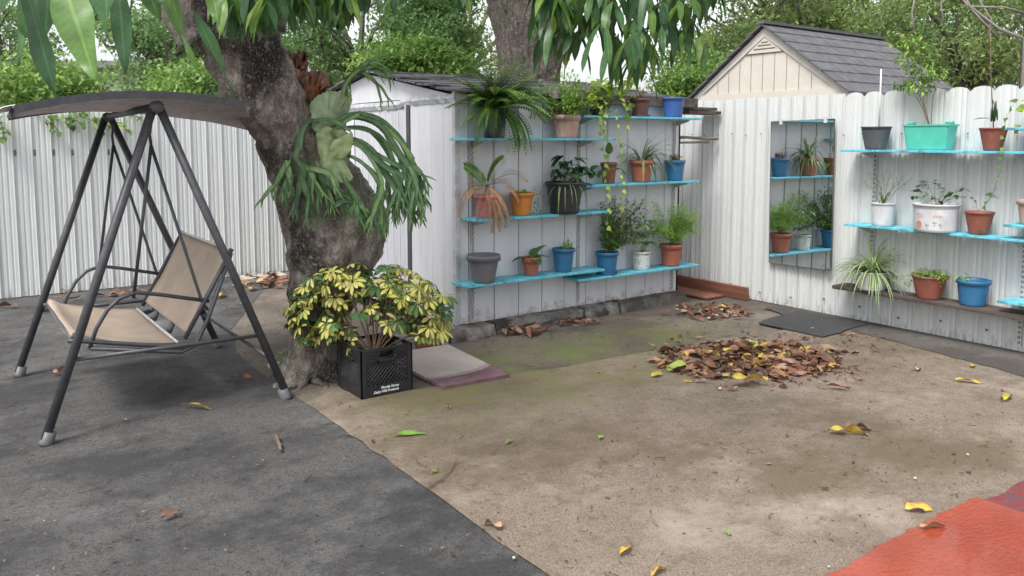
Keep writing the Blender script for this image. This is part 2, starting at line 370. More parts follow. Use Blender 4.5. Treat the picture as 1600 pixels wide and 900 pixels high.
# dark mat by the fence
def matthing(name, poly, z0, z1, m, label, cat):
    mb = MB(); n = len(poly)
    mb.add([(x, y, z0) for x, y in poly] + [(x, y, z1) for x, y in poly], [tuple(range(n, 2*n)), tuple(range(n))[::-1]] + [(i, (i+1) % n, (i+1) % n + n, i + n) for i in range(n)], smooth=False)
    return tag(mb.build(name, m), label, cat)
fm = ground_mat('dark_mat', (.06, .06, .064), (.085, .083, .085), (.03, .03, .03), 300, bs=.5)
matthing('floor_mat', wavy((5.38, 3.46), (6.07, 3.50), 6, .02) + wavy((6.10, 3.52), (6.03, 4.12), 6, .03) + wavy((6.0, 4.13), (5.37, 4.05), 6, .02), .014, .022, fm, 'flat dark grey mat lying on the ground below the mirror by the white fence', 'floor mat')
# entrance mat by the crate : beige inside, purple outside an arc
m, t, b = newmat('arched_door_mat')
co = t.nodes.new('ShaderNodeTexCoord'); vm = t.nodes.new('ShaderNodeVectorMath'); vm.operation = 'DISTANCE'
t.links.new(co.outputs['Object'], vm.inputs[0]); vm.inputs[1].default_value = (2.60, 4.78, .02)
ad = t.nodes.new('ShaderNodeMath'); ad.operation = 'ADD'; t.links.new(vm.outputs['Value'], ad.inputs[0])
n2 = ramp(t, noiz(t, 30, 3), [(.3, -.0), (.7, .02)]); t.links.new(n2, ad.inputs[1])
c = ramp(t, ad.outputs[0], [(.555, (.47, .41, .37)), (.565, (.30, .24, .24)), (.60, (.30, .24, .24)), (.61, (.13, .065, .085))])
c = mix(t, ramp(t, noiz(t, 9, 7, .65), [(.45, 0.0), (.75, .4)]), c, (.30, .25, .22))
t.links.new(c, b.inputs['Base Color']); b.inputs['Roughness'].default_value = .9; bump(t, b, noiz(t, 200, 2), .4, .004)
matthing('door_mat', [(2.40, 4.05), (2.87, 4.02), (2.94, 4.88), (2.42, 4.92)], .010, .030, m, 'beige door mat with dark purple corners beside the black crate', 'door mat')
# pale tile by the tree
mb = MB(); mb.box((1.72, 4.95, .0), (1.86, 5.18, .02)); tag(mb.build('paving_tile', mat('white_tile', (.55, .52, .48), (.45, .42, .38), 10, .7)), 'pale square tile on the ground left of the mango trunk', 'tile')
# ------------------------------------------------------------------ kerb of stones under the shed
m, t, b = newmat('rough_grey_kerb')
c = ramp(t, noiz(t, 7, 8, .65), [(.35, (.09, .085, .08)), (.5, (.22, .205, .19)), (.66, (.36, .34, .31))])
f = ramp(t, noiz(t, 4, 8, .7, sx=(1, 1, 2)), [(.55, 0.0), (.60, .9)]); c = mix(t, f, c, (.055, .05, .045))
c = mix(t, ramp(t, noiz(t, 1.1, 5), [(.47, 0.0), (.6, .8)]), c, (.10, .085, .07))
t.links.new(c, b.inputs['Base Color']); b.inputs['Roughness'].default_value = .95; bump(t, b, noiz(t, 30, 8, .7), 1, .03)
M['kerb'] = m
def rough_block(mb, x0, x1, y0, y1, h, nx=14, seed=0, taper=.015):
    rows = [(y0, 0), (y0 + taper * .4, h * .55), (y0 + taper, h), (y1, h), (y1, 0)]
    vs = []; fs = []
    for i in range(nx + 1):
        x = x0 + (x1 - x0) * i / nx
        for j, (y, z) in enumerate(rows):
            k = noise.noise(Vector((x * 7 + seed, y * 9 + j * 3, z * 9)))
            vs.append((x, y + (k * .025 if j < 3 else 0), max(0, z + (k * .014 if z > 0 else 0))))
    for i in range(nx):
        for j in range(4): fs.append((i*5+j, (i+1)*5+j, (i+1)*5+j+1, i*5+j+1))
    fs += [tuple(range(5)), tuple(range(nx*5+4, nx*5-1, -1))]
    mb.add(vs, fs, smooth=False)
kerb = thing('stone_kerb', (4.2, 5.08, 0), 'rough grey cement kerb running along the foot of the white shed', 'kerb')
xs = [2.62, 2.99, 3.02, 3.42, 3.47, 4.35, 4.38, 4.75, 4.78, 5.62]
for a in range(0, len(xs), 2):
    mb = MB(); rough_block(mb, xs[a], xs[a+1], 5.03 + rd(-.01, .01) - (.06 if a < 4 else 0), 5.20, .085 + rd(0, .015), seed=a * 5)
    mb.build('kerb_block', M['kerb'], kerb)
mb = MB(); mb.box((2.72, 4.955, .012), (2.93, 4.975, .07)); mb.build('brick_face', mat('old_brick', (.24, .09, .065), (.16, .09, .07), 14, .9, .6, 60), kerb)

# ------------------------------------------------------------------ fences
m, t, b = newmat('white_corrugated_steel')
st = noiz(t, 5, 6, .6, sx=(4, 4, .25)); c = ramp(t, st, [(.35, (.64, .66, .66)), (.65, (.59, .605, .60))])
co = t.nodes.new('ShaderNodeTexCoord'); sp = t.nodes.new('ShaderNodeSeparateXYZ'); t.links.new(co.outputs['Object'], sp.inputs[0])
g = nd(t, 'ShaderNodeMath'); g.operation = 'MULTIPLY'; g.inputs[1].default_value = -1.4
mr = t.nodes.new('ShaderNodeMapRange'); mr.inputs[1].default_value = .0; mr.inputs[2].default_value = .18; mr.inputs[3].default_value = .22; mr.inputs[4].default_value = 0
t.links.new(sp.outputs[2], mr.inputs[0]); a2 = t.nodes.new('ShaderNodeMath'); a2.operation = 'ADD'
t.links.new(mr.outputs[0], a2.inputs[0]); t.links.new(noiz(t, 18, 8, .7, sx=(2, 2, .5)), a2.inputs[1])
f = ramp(t, a2.outputs[0], [(.66, 0.0), (.86, .75)]); c = mix(t, f, c, (.22, .20, .17))
f = ramp(t, noiz(t, 9, 6, .7, sx=(5, 5, .3)), [(.64, 0.0), (.80, .25)]); c = mix(t, f, c, (.52, .52, .51))
t.links.new(c, b.inputs['Base Color']); b.inputs['Roughness'].default_value = .48; b.inputs['Specular IOR Level'].default_value = .4
bump(t, b, noiz(t, 6, 3), .08, .02)
M['fence'] = m
def rib_profile(L, pitch=.16, amp=.013, minor=True, x0=0):
    """(distance, depth) points of a ribbed sheet"""
    out = []; x = 0
    while x < L:
        for fx, d in ((0, 0), (.045, -amp), (.16, -amp), (.21, 0), (.34, 0), (.38, -amp*.45), (.45, -amp*.45), (.49, 0), (.63, 0), (.67, -amp*.45), (.74, -amp*.45), (.78, 0), (.93, 0), (.95, amp*.8), (.985, amp*.8)):
            if x + fx * pitch < L: out.append((x + fx * pitch, d))
        x += pitch
    return out
def ribbed(mb, p0, dirv, nrm, prof, z0, ztop, nz=1):
    """dirv along the sheet, nrm outward (toward the yard). ztop: function(distance)"""
    vs = []; fs = []
    for i, (s_, d) in enumerate(prof):
        p = Vector(p0) + dirv * s_ + nrm * d; zt = ztop(s_)
        lean = noise.noise(Vector((s_ * .6, 2, 5))) * .012
        for k in range(nz + 1): 
            z = z0 + (zt - z0) * k / nz
            vs.append((p.x + nrm.x * lean * k / nz, p.y + nrm.y * lean * k / nz, z))
    q = nz + 1
    for i in range(len(prof) - 1):
        for k in range(nz): fs.append((i*q+k, (i+1)*q+k, (i+1)*q+k+1, i*q+k+1))
    # thickness: a second skin
    n0 = len(vs); vs += [(x - nrm.x * .004, y - nrm.y * .004, z) for x, y, z in vs]
    fs += [tuple(j + n0 for j in f[::-1]) for f in list(fs)]
    for i in range(len(prof) - 1): fs.append((i*q+nz, (i+1)*q+nz, (i+1)*q+nz+n0, i*q+nz+n0))
    mb.add(vs, fs, smooth=False)
# left (back) fence along X at y = 8.87
lf = thing('metal_fence', (0, 8.87, 0), 'white corrugated metal fence behind the porch swing', 'fence')
mb = MB(); ribbed(mb, (-5, 8.87, 0), Vector((1, 0, 0)), Vector((0, -1, 0)), rib_profile(11.2), .01, lambda s: 1.80 + noise.noise(Vector((s, 0, 0))) * .01)
mb.build('panel', M['fence'], lf)
mb = MB(); mb.box((-5, 8.885, 1.35), (6.1, 8.93, 1.41)); mb.box((-5, 8.885, .35), (6.1, 8.93, .41)); mb.build('rail', M['greywood'], lf)
# right fence along Y at x = 6.17
rf = thing('metal_fence', (6.17, 4, 0), 'white ribbed metal fence with scalloped top carrying the mirror and right shelves', 'fence')
mb = MB(); ribbed(mb, (6.17, 3.84, 0), Vector((0, 1, 0)), Vector((-1, 0, 0)), rib_profile(5.0, .125, .016), .01, lambda s: 1.885); mb.build('flat_topped_panel', M['fence'], rf)
def scal(s):
    u = (s % .165) / .165; return 1.845 + .045 * math.sqrt(max(0, 1 - (2 * u - 1) ** 2 * .98))
pr = []
for i in range(int(8.0 / .165)):
    for u, d in ((0.005,0),(.04,-.012),(.10,-.012),(.14,0),(.26,0),(.29,-.007),(.34,-.007),(.37,0),(.45,.0),(.5,0.0),(.55,0),(.60,-.007),(.66,-.007),(.70,0),(.80,0),(.86,-.004),(.93,.004),(.99,.006)):
        pr.append(((i + u) * .165, d))
mb = MB(); ribbed(mb, (6.165, 3.838, 0), Vector((0, -1, 0)), Vector((-1, 0, 0)), pr, .0, scal); mb.build('scalloped_panel', M['fence'], rf)
mb = MB(); mb.box((6.19, -4, 1.3), (6.235, 8.8, 1.36)); mb.box((6.19, -4, .35), (6.235, 8.8, .41)); mb.build('rail', M['greywood'], rf)
for i in range(22):
    y = 5.8 - i * .165; mb = MB(); z = 1.55 + rd(-.01, .01); mb.tube([(6.152, y + .01, z), (6.142, y + .01, z)], .006, 6); mb.build('screw', M['plastic_grey'], rf)
    if i % 2: mb = MB(); z = .12 + rd(-.03, .03); mb.tube([(6.152, y - .03, z), (6.145, y - .03, z)], .009, 6); mb.build('screw', M['plastic_grey'], rf)

# ------------------------------------------------------------------ white metal shed
m, t, b = newmat('white_shed_steel')
c = ramp(t, noiz(t, 3, 6, .6, sx=(2, 2, .4)), [(.35, (.72, .725, .76)), (.65, (.63, .635, .67))])
co = t.nodes.new('ShaderNodeTexCoord'); sp = t.nodes.new('ShaderNodeSeparateXYZ'); t.links.new(co.outputs['Object'], sp.inputs[0])
mr = t.nodes.new('ShaderNodeMapRange'); mr.inputs[1].default_value = .08; mr.inputs[2].default_value = .30; mr.inputs[3].default_value = .40; mr.inputs[4].default_value = 0
t.links.new(sp.outputs[2], mr.inputs[0]); a2 = t.nodes.new('ShaderNodeMath'); a2.operation = 'ADD'
t.links.new(mr.outputs[0], a2.inputs[0]); t.links.new(noiz(t, 9, 8, .7), a2.inputs[1])
f = ramp(t, a2.outputs[0], [(.80, 0.0), (1.0, .9)]); c = mix(t, f, c, (.33, .19, .11))
f = ramp(t, noiz(t, 2.2, 9, .72), [(.60, 0.0), (.78, .25)]); c = mix(t, f, c, (.36, .35, .34))
t.links.new(c, b.inputs['Base Color']); b.inputs['Roughness'].default_value = .42; bump(t, b, noiz(t, 3.5, 3), .12, .03)
M['shed'] = m
M['gap'] = mat('dark_seam', (.09, .09, .10), None, 10, .7)
M['trim'] = mat('silver_trim', (.62, .63, .65), (.45, .46, .48), 14, .4, .9, 18, metal=.25)
SX, SY, SX1, SY1, SE = 3.18, 5.15, 5.62, 8.05, 1.865
shed = thing('metal_shed', (4.4, 6.6, 0), 'white metal garden shed with ragged low roof carrying the left shelves', 'shed')
def seamwall(mb, gp, p0, dirv, nrm, L, z0, z1, pitch, off=.0):
    s0 = 0; xs_ = [off]
    while xs_[-1] + pitch < L: xs_.append(xs_[-1] + pitch)
    prof = [(0, 0)]
    for s_ in xs_:
        if s_ < .02: continue
        prof += [(s_ - .02, 0), (s_ - .008, .006), (s_ - .0075, -.02), (s_ + .0045, -.02), (s_ + .005, .0), (s_+.02, 0)]
    prof.append((L, 0))
    vs = []; fs = []
    for s_, d in prof:
        p = Vector(p0) + dirv * s_ + nrm * d; vs += [(p.x, p.y, z0), (p.x, p.y, z1)]
    for i in range(len(prof) - 1): fs.append((i*2, i*2+2, i*2+3, i*2+1))
    mb.add(vs, fs, smooth=False)
    for s_ in xs_:
        if s_ < .02: continue
        p = Vector(p0) + dirv * (s_ - .0015) - nrm * .018; q = dirv * .006
        gp.add([p - q + Vector((0,0,z0)), p + q + Vector((0,0,z0)), p + q + Vector((0,0,z1)), p - q + Vector((0,0,z1))], [(0, 1, 2, 3)], smooth=False)
mb = MB(); gp = MB()
seamwall(mb, gp, (SX, SY, 0), Vector((1, 0, 0)), Vector((0, -1, 0)), SX1 - SX, .085, SE, .2375, .11)
seamwall(mb, gp, (SX, SY, 0), Vector((0, 1, 0)), Vector((-1, 0, 0)), .70, .07, SE - .02, .185, .18)
mb.box((SX + .002, 6.95, .05), (SX + .02, SY1, SE)); mb.box((SX1 - .02, SY, .05), (SX1, SY1, SE)); mb.box((SX, SY1 - .02, .05), (SX1, SY1, SE)); 
mb.build('wall', M['shed'], shed); gp.build('seams', M['gap'], shed)
mb = MB(); mb.box((SX - .012, SY - .012, .075), (SX + .03, SY - .002, SE)); mb.box((SX - .012, SY - .002, .075), (SX - .002, SY + .03, SE)); mb.build('corner_trim', M['trim'], shed)
mb = MB(); mb.box((SX - .010, 5.855, .05), (SX + .03, 5.905, 1.80)); mb.build('door_jamb', mat('dark_jamb', (.08, .08, .09), None, 10, .5), shed)
dr = MB(); dr.box((SX + .004, 5.93, .06), (SX + .022, 6.93, 1.78))
d0 = dr.build('door', mat('white_door_steel', (.60, .61, .66), (.52, .53, .57), 4, .4, .06, 5), shed, bevel=.004)
mb = MB()
for k in range(7): mb.box((SX - .002, 6.06 + k * .12, .1), (SX + .003, 6.072 + k * .12, 1.74))
mb.box((SX - .012, 5.908, .06), (SX + .018, 5.928, 1.79)); mb.build('door_rib', M['shed'], d0)
# crinkled foil trim above the door and gable
mb = MB(); vs = []; fs = []
for i in range(61):
    y = SY - .01 + i * (SY1 - SY) / 60
    for j, (dz, dx) in enumerate(((-.055, -.006), (-.02, -.02), (.01, -.012), (.022, .03))):
        k = noise.noise(Vector((y * 14, j * 5, 0))) * .010 + noise.noise(Vector((y * 40, j * 5, 7))) * .005
        vs.append((SX + dx + k, y, 1.835 + dz + k * .6 - (.02 if y > 6 else 0)))
for i in range(60):
    for j in range(3): fs.append((i*4+j, (i+1)*4+j, (i+1)*4+j+1, i*4+j+1))
mb.add(vs, fs, smooth=False); mb.build('foil_trim', M['trim'], shed)
RZ, RY = 2.10, 6.6
mb = MB(); mb.add([(SX - .002, SY + .02, SE - .03), (SX - .002, SY1 - .02, SE - .03), (SX - .002, RY, RZ - .02)], [(0, 2, 1)], smooth=False)
mb.add([(SX + .01, SY + .02, SE - .03), (SX + .01, SY1 - .02, SE - .03), (SX + .01, RY, RZ - .02)], [(0, 1, 2)], smooth=False)
mb.build('gable', M['shed'], shed)
# ragged layered roof
mb = MB()
def roofz(y): return SE + .01 + (RZ - SE) * (1 - abs(y - RY) / (RY - SY + .0))
rw = random.Random(3)
for side in (0, 1):
    for c_ in range(11):
        t0 = c_ / 11; x = SX - .06 - rw.uniform(0, .03)
        while x < SX1 + .05:
            ln = rw.uniform(.15, .7); ya = SY - .07 + (RY - SY + .07) * t0; yb = ya + .20
            if side: ya, yb = 2 * RY - ya, 2 * RY - yb
            z0 = roofz(ya) + .012; z1 = roofz(min(yb, RY) if not side else max(yb, RY)) + .004
            j = rw.uniform(-.012, .012); ja = rw.uniform(-.03, .03); jj = rw.uniform(-.02, .02)
            x1 = min(x + ln, SX1 + .06)
            vs = [(x, ya + ja, z0 + j), (x1, ya + jj, z0 + j), (x1, yb, z1 + j * .3), (x, yb, z1 + j * .3)]
            vs += [(a, b_, c - .016) for a, b_, c in vs]
            mb.add(vs, [(0,1,2,3),(7,6,5,4),(0,4,5,1),(1,5,6,2),(3,2,6,7),(0,3,7,4)], rnd=rw.random(), smooth=False)
            x = x1 + rw.uniform(.0, .008)
mb.build('roof', mat('weathered_roof', (.035, .034, .038), (.15, .145, .155), 16, .8, .9, 40, sx=(.25, 1.6, 1)), shed)
mb = MB(); mb.box((4.05, 5.02, 1.83), (4.62, 5.20, 1.90), Matrix.Rotation(.0, 4, 'X')); mb.build('fascia_board', mat('grey_fascia', (.26, .24, .24), (.16, .15, .15), 8, .8, .5, 40, sx=(.2, 1, 1)), shed)
mb = MB(); mb.box((4.62, 5.06, 1.80), (5.75, 5.16, 1.88)); mb.build('fascia_board', M['darkwood'], shed)
# sticks poking out between shed and fence, and the board on the ground
def pole(a, b_, r, label, m='greywood'):
    mb = MB(); a = Vector(a); b_ = Vector(b_)
    pts = [a.lerp(b_, i / 8) + rv(.002) for i in range(9)]
    mb.tube(pts, [r * (1 + .08 * math.sin(i * 2.1)) for i in range(9)], 9); return tag(mb.build('wooden_pole', M[m]), label, 'pole')
pole(on(1058, 214, 1, 5.25), on(1121, 217, 0, 6.12), .014, 'upper of two thin grey wooden poles wedged between shed and fence')
pole(on(1056, 223, 1, 5.22), on(1108, 222, 0, 6.10), .011, 'lower and shorter of two thin grey poles wedged between shed and fence')
mb = MB(); a = on(1068, 168, 0, 5.85); b_ = on(1112, 170, 0, 6.12)
mb.box((5.70, 5.12, 1.745), (6.15, 5.36, 1.775)); mb.box((5.66, 5.16, 1.782), (6.14, 5.30, 1.81)); tag(mb.build('roof_plank', M['darkwood']), 'short dark rotten plank bridging shed roof and fence corner', 'plank')
wb = thing('wooden_board', (6.1, 5.2, 0), 'red brown wooden board standing on edge against the foot of the fence', 'board')
Mx = Matrix.Translation((6.105, 5.2, 0)) @ Matrix.Rotation(R(-9), 4, 'Y')
mb = MB(); mb.box((-.012, -.50, .01), (.012, .62, .135), Mx); mb.build('board', M['redwood'], wb, bevel=.003)
mb = MB(); mb.box((5.80, 4.95, .01), (6.06, 5.8, .03)); tag(mb.build('wooden_board', M['redwood'], bevel=.003), 'flat brown board lying on the ground in the corner behind the shed', 'board')

# ------------------------------------------------------------------ shelves
def shelf(name, label, x0, x1, y0, y1, z, m, axis, uprights, tilt=0, th=.018, group=None, warp=0):
    """axis 0: board runs along X on the shed; axis 1: along Y on the fence"""
    t_ = thing(name, ((x0+x1)/2, (y0+y1)/2, z), label, 'shelf', group)
    mb = MB(); N = 24; vs = []; fs = []
    L0, L1 = (x0, x1) if axis == 0 else (y0, y1)
    for i in range(N + 1):
        s = L0 + (L1 - L0) * i / N; k = noise.noise(Vector((s * 3, z * 9, 1))) * .004; zz = z + tilt * (s - L0) + warp * math.sin(math.pi * i / N)
        sec = ((y0 + k, y1) if axis == 0 else (x0 + k, x1))
        for (w_, dz) in ((sec[0], -th), (sec[1], -th), (sec[1], 0), (sec[0], 0)):
            vs.append((s, w_, zz + dz) if axis == 0 else (w_, s, zz + dz))
    for i in range(N):
        for j in range(4): fs.append((i*4+j, i*4+(j+1) % 4, (i+1)*4+(j+1) % 4, (i+1)*4+j))
    fs += [(3, 2, 1, 0), (N*4, N*4+1, N*4+2, N*4+3)]
    mb.add(vs, fs, smooth=False); mb.build('board', m, t_, bevel=.0025)
    for u in uprights:
        mb = MB()
        zz = z + tilt * (u - L0) - th
        if axis == 0: pts = [(u, y1 - .01, zz - .004), (u, y1 - .01, zz - .055), (u, y0 + .05, zz - .014), (u, y0 + .05, zz - .004)]; off = Vector((.006, 0, 0))
        else: pts = [(x1 - .01, u, zz - .004), (x1 - .01, u, zz - .055), (x0 + .05, u, zz - .014), (x0 + .05, u, zz - .004)]; off = Vector((0, .006, 0))
        vs = [Vector(p) - off for p in pts] + [Vector(p) + off for p in pts]
        mb.add(vs, [(0,1,2,3),(7,6,5,4),(0,4,5,1),(1,5,6,2),(2,6,7,3),(3,7,4,0)], smooth=False); mb.build('bracket', M['bracket'], t_)
    return t_
def upright(p, axis, z0, z1, label):
    t_ = thing('shelf_standard', p, label, 'shelf upright')
    mb = MB(); mb.box((p[0]-.013, p[1]-.006, z0), (p[0]+.013, p[1]+.006, z1)) if axis == 0 else mb.box((p[0]-.006, p[1]-.013, z0), (p[0]+.006, p[1]+.013, z1))
    mb.build('strip', M['bracket'], t_)
    mb = MB(); z = z0 + .02
    while z < z1 - .03:
        if axis == 0:
            mb.box((p[0]-.007, p[1]-.0075, z), (p[0]-.001, p[1]-.0065, z+.018)) ; mb.box((p[0]+.002, p[1]-.0075, z+.016), (p[0]+.008, p[1]-.0065, z+.034))
        else:
            mb.box((p[0]-.0075, p[1]-.008, z), (p[0]-.0065, p[1]-.002, z+.018)); mb.box((p[0]-.0075, p[1]+.002, z), (p[0]-.0065, p[1]+.008, z+.018))
        z += .036
    mb.build('slots', M['slot'], t_)
YF, YB, YM = 4.92, 5.135, 5.03
ux = [on(738, 400, 1, 5.14).x, on(903, 440, 1, 5.14).x, on(1050, 420, 1, 5.14).x]
upright((ux[0], 5.140, 0), 0, .10, 1.50, 'slotted white shelf strip nearest the corner of the shed')
upright((ux[1], 5.140, 0), 0, .12, 1.66, 'slotted white shelf strip in the middle of the shed wall')
upright((ux[2], 5.140, 0), 0, .10, 1.66, 'slotted white shelf strip at the far end of the shed wall')
def X0(x, y): return on(x, y, 1, YF).x
ZA = [1.515, .915, .43]; ZB = [1.70, 1.135, .365]
shelf('wall_shelf', 'aqua shelf on the shed carrying the big fern, topmost of the near set', X0(727, 217), X0(963, 218), YF, YB, ZA[0], M['aqua'], 0, ux[:2])
shelf('wall_shelf', 'aqua shelf on the shed carrying the drooping dead fronds and orange pot', X0(745, 353), X0(957, 333), YF, YB, ZA[1], M['aqua'], 0, ux[:2])
shelf('wall_shelf', 'aqua shelf on the shed carrying the empty grey pot, lowest of the near set', X0(729, 452), X0(945, 421), YF, YB, ZA[2], M['aqua'], 0, ux[:2])
shelf('wall_shelf', 'aqua shelf on the shed carrying the glossy blue pot, topmost of the far set', X0(912, 181), X0(1097, 186), YF, YB, ZB[0], M['aqua'], 0, ux[1:])
shelf('wall_shelf', 'aqua shelf on the shed carrying the terracotta spider plant, middle of the far set', X0(917, 292), X0(1092, 284), YF, YB, ZB[1], M['aqua'], 0, ux[1:])
shelf('wall_shelf', 'aqua shelf on the shed carrying the bushy blue pot, lowest of the far set', X0(905, 442), X0(1092, 416), YF, YB, ZB[2], M['aqua'], 0, ux[1:])
XF, XB, XM = 5.93, 6.140, 6.03
def Y0(x, y): return on(x, y, 0, XF).y
ZC = [1.425, .83, .315]; ZD = [1.585, .93, .40]
vy = [Y0(1364, 300), Y0(1592, 500)]
upright((6.146, on(1366, 300, 0, 6.146).y, 0), 1, .55, 1.40, 'slotted white strip on the fence beside the mirror holding the right shelves')
upright((6.146, on(1592, 540, 0, 6.146).y, 0), 1, .05, 1.56, 'slotted white strip on the fence at the right edge of the photo')
shelf('fence_shelf', 'aqua shelf on the fence carrying the turquoise planter', XF, XB, 1.25, Y0(1313, 236), ZC[0], M['aqua'], 1, [on(1362, 300, 0, 6.14).y, 2.45])
shelf('fence_shelf', 'aqua shelf on the fence carrying two white pots, below the turquoise planter', XF, XB, 1.25, Y0(1318, 352), ZC[1], M['aqua'], 1, [on(1362, 300, 0, 6.14).y, 2.45])
shelf('fence_shelf', 'dark weathered wood shelf low on the fence carrying the striped spider plant', XF, XB, 1.25, Y0(1300, 447), ZC[2], M['darkwood'], 1, [on(1362, 440, 0, 6.14).y, 2.45], th=.03)
shelf('fence_shelf', 'upper aqua shelf end cut by the right edge of the photo', XF - .03, XB - .01, 1.0, Y0(1573, 202), ZD[0], M['aqua'], 1, [2.3])
shelf('fence_shelf', 'middle aqua shelf end cut by the right edge of the photo', XF - .03, XB - .01, 1.0, Y0(1570, 352), ZD[1], M['aqua'], 1, [2.3])
shelf('fence_shelf', 'lowest aqua shelf end cut by the right edge of the photo', XF - .03, XB - .01, 1.0, Y0(1560, 471), ZD[2], M['aqua'], 1, [2.3])

# ------------------------------------------------------------------ mirror
mt_ = thing('wall_mirror', (6.13, 4.19, .4), 'tall frameless mirror clipped to the white fence reflecting the shelves', 'mirror')
m, t, b = newmat('silvered_glass'); b.inputs['Metallic'].default_value = 1; b.inputs['Roughness'].default_value = .015; b.inputs['Base Color'].default_value = (.92, .95, .94, 1)
mm = m
Mm = Matrix.Translation((6.126, 4.195, .395)) @ Matrix.Rotation(R(-2.0), 4, 'Z') @ Matrix.Rotation(R(-1.0), 4, 'X')
mb = MB(); mb.box((-.004, -.318, 0), (0, .318, 1.275), Mm); mb.build('glass', mm, mt_)
mb = MB(); mb.box((.0005, -.322, -.004), (.006, .322, 1.279), Mm)
mb.box((-.0055,-.322,-.004),(.0004,-.3185,1.279),Mm); mb.box((-.0055,.3185,-.004),(.0004,.322,1.279),Mm); mb.box((-.0055,-.318,-.004),(.0004,.318,-.0005),Mm); mb.build('backing', M['slot'], mt_)
for yy in (-.235, .215):
    mb = MB(); mb.box((-.012, yy - .014, 1.245), (.002, yy + .014, 1.30), Mm); mb.build('clip', M['bracket'], mt_, bevel=.003)

# ------------------------------------------------------------------ pots
def potmat(name, c, rough=.55, dirt=(.30, .27, .22)):
    return mat(name, c, tuple(v * .82 for v in c), 10, rough, .15, 90, dirt=None, dscale=6, lo=.3, hi=.7) if dirt is None else mat(name, c, tuple(v * .8 for v in c), 9, rough, .15, 90, dirt=tuple(.55*c[i]+.45*dirt[i] for i in range(3)), dscale=7)
PM = dict(
 navy=potmat('navy_pot', (.022, .032, .06)), pinkish=potmat('dusty_pink_pot', (.50, .34, .29)), dark=potmat('black_pot', (.03, .032, .035), .45, None),
 brown=potmat('brown_pot', (.13, .05, .04), .4, None), blue=potmat('blue_pot', (.05, .12, .36), .35, None), teal=potmat('sea_blue_pot', (.035, .16, .32), .4, None),
 pink=potmat('pink_pot', (.52, .17, .17)), orange=potmat('orange_pot', (.60, .22, .04), .45, None), terra=potmat('terracotta', (.38, .12, .07)),
 grey=potmat('grey_pot', (.17, .165, .185), .45, None), white=potmat('white_pot', (.62, .63, .66)), slate=potmat('slate_pot', (.10, .105, .115), .7),
 aqua=potmat('turquoise_pot', (.10, .56, .44), .45, None), terra2=potmat('dull_terracotta', (.27, .085, .06)), moss=mat('coir_pot', (.28, .12, .055), (.15, .08, .045), 40, .95, 1, 80))
def pot_mesh(c, rt_, rb, h, rimh=.16, rimw=1.06, n=32, wall=.005, ribs=0):
    mb = MB(); k = lambda z: rb + (rt_ / rimw - rb) * (z / h)
    hr = h * (1 - rimh)
    prof = [(0, .001), (rb * .95, .001), (rb, .004)]
    for i in range(1, 9):
        z = hr * i / 8; prof.append((k(z) + (ribs * math.sin(i * 2.5) if ribs else 0), z))
    prof += [(rt_, hr + .001), (rt_, h - .002), (rt_ - .002, h), (rt_ - wall, h), (rt_ - wall - .001, h * .86), (k(hr) - wall, hr * .9), (rb * .8, h * .3)]
    mb.lathe(prof, c, n); return mb
ALLP = []
def pot(cx, ytop, ybot, wt, wb_, plane, z, m, label, cat='potted plant', name='potted_plant', soil=True, off=0., **kw):
    ax, v = plane; c = on(cx, ybot, ax, v + off); s = dep(c) / F
    lim = (5.118 if ax == 1 else 6.135) - wt * s / 2
    if c[ax] > lim: c = on(cx, ybot, ax, lim)
    c.z = z; s = dep(c) / F
    h = (ybot - ytop) * s * .97; r1 = wt * s / 2; r2 = wb_ * s / 2
    t_ = thing(name, c, label, cat)
    pot_mesh(c, r1, r2, h, **kw).build('pot', m, t_)
    if soil:
        mb = MB(); mb.lathe([(0, h * .875), (r1 * .5, h * .87), (r1 * .96 - .006, h * .85)], c, 20); mb.build('soil', M['soil'], t_)
    t_['r'] = r1; t_['h'] = h; ALLP.append(t_); top = Vector((c.x, c.y, c.z + h * .87))
    return t_, top, s, r1
A = (1, YM); C = (0, XM)

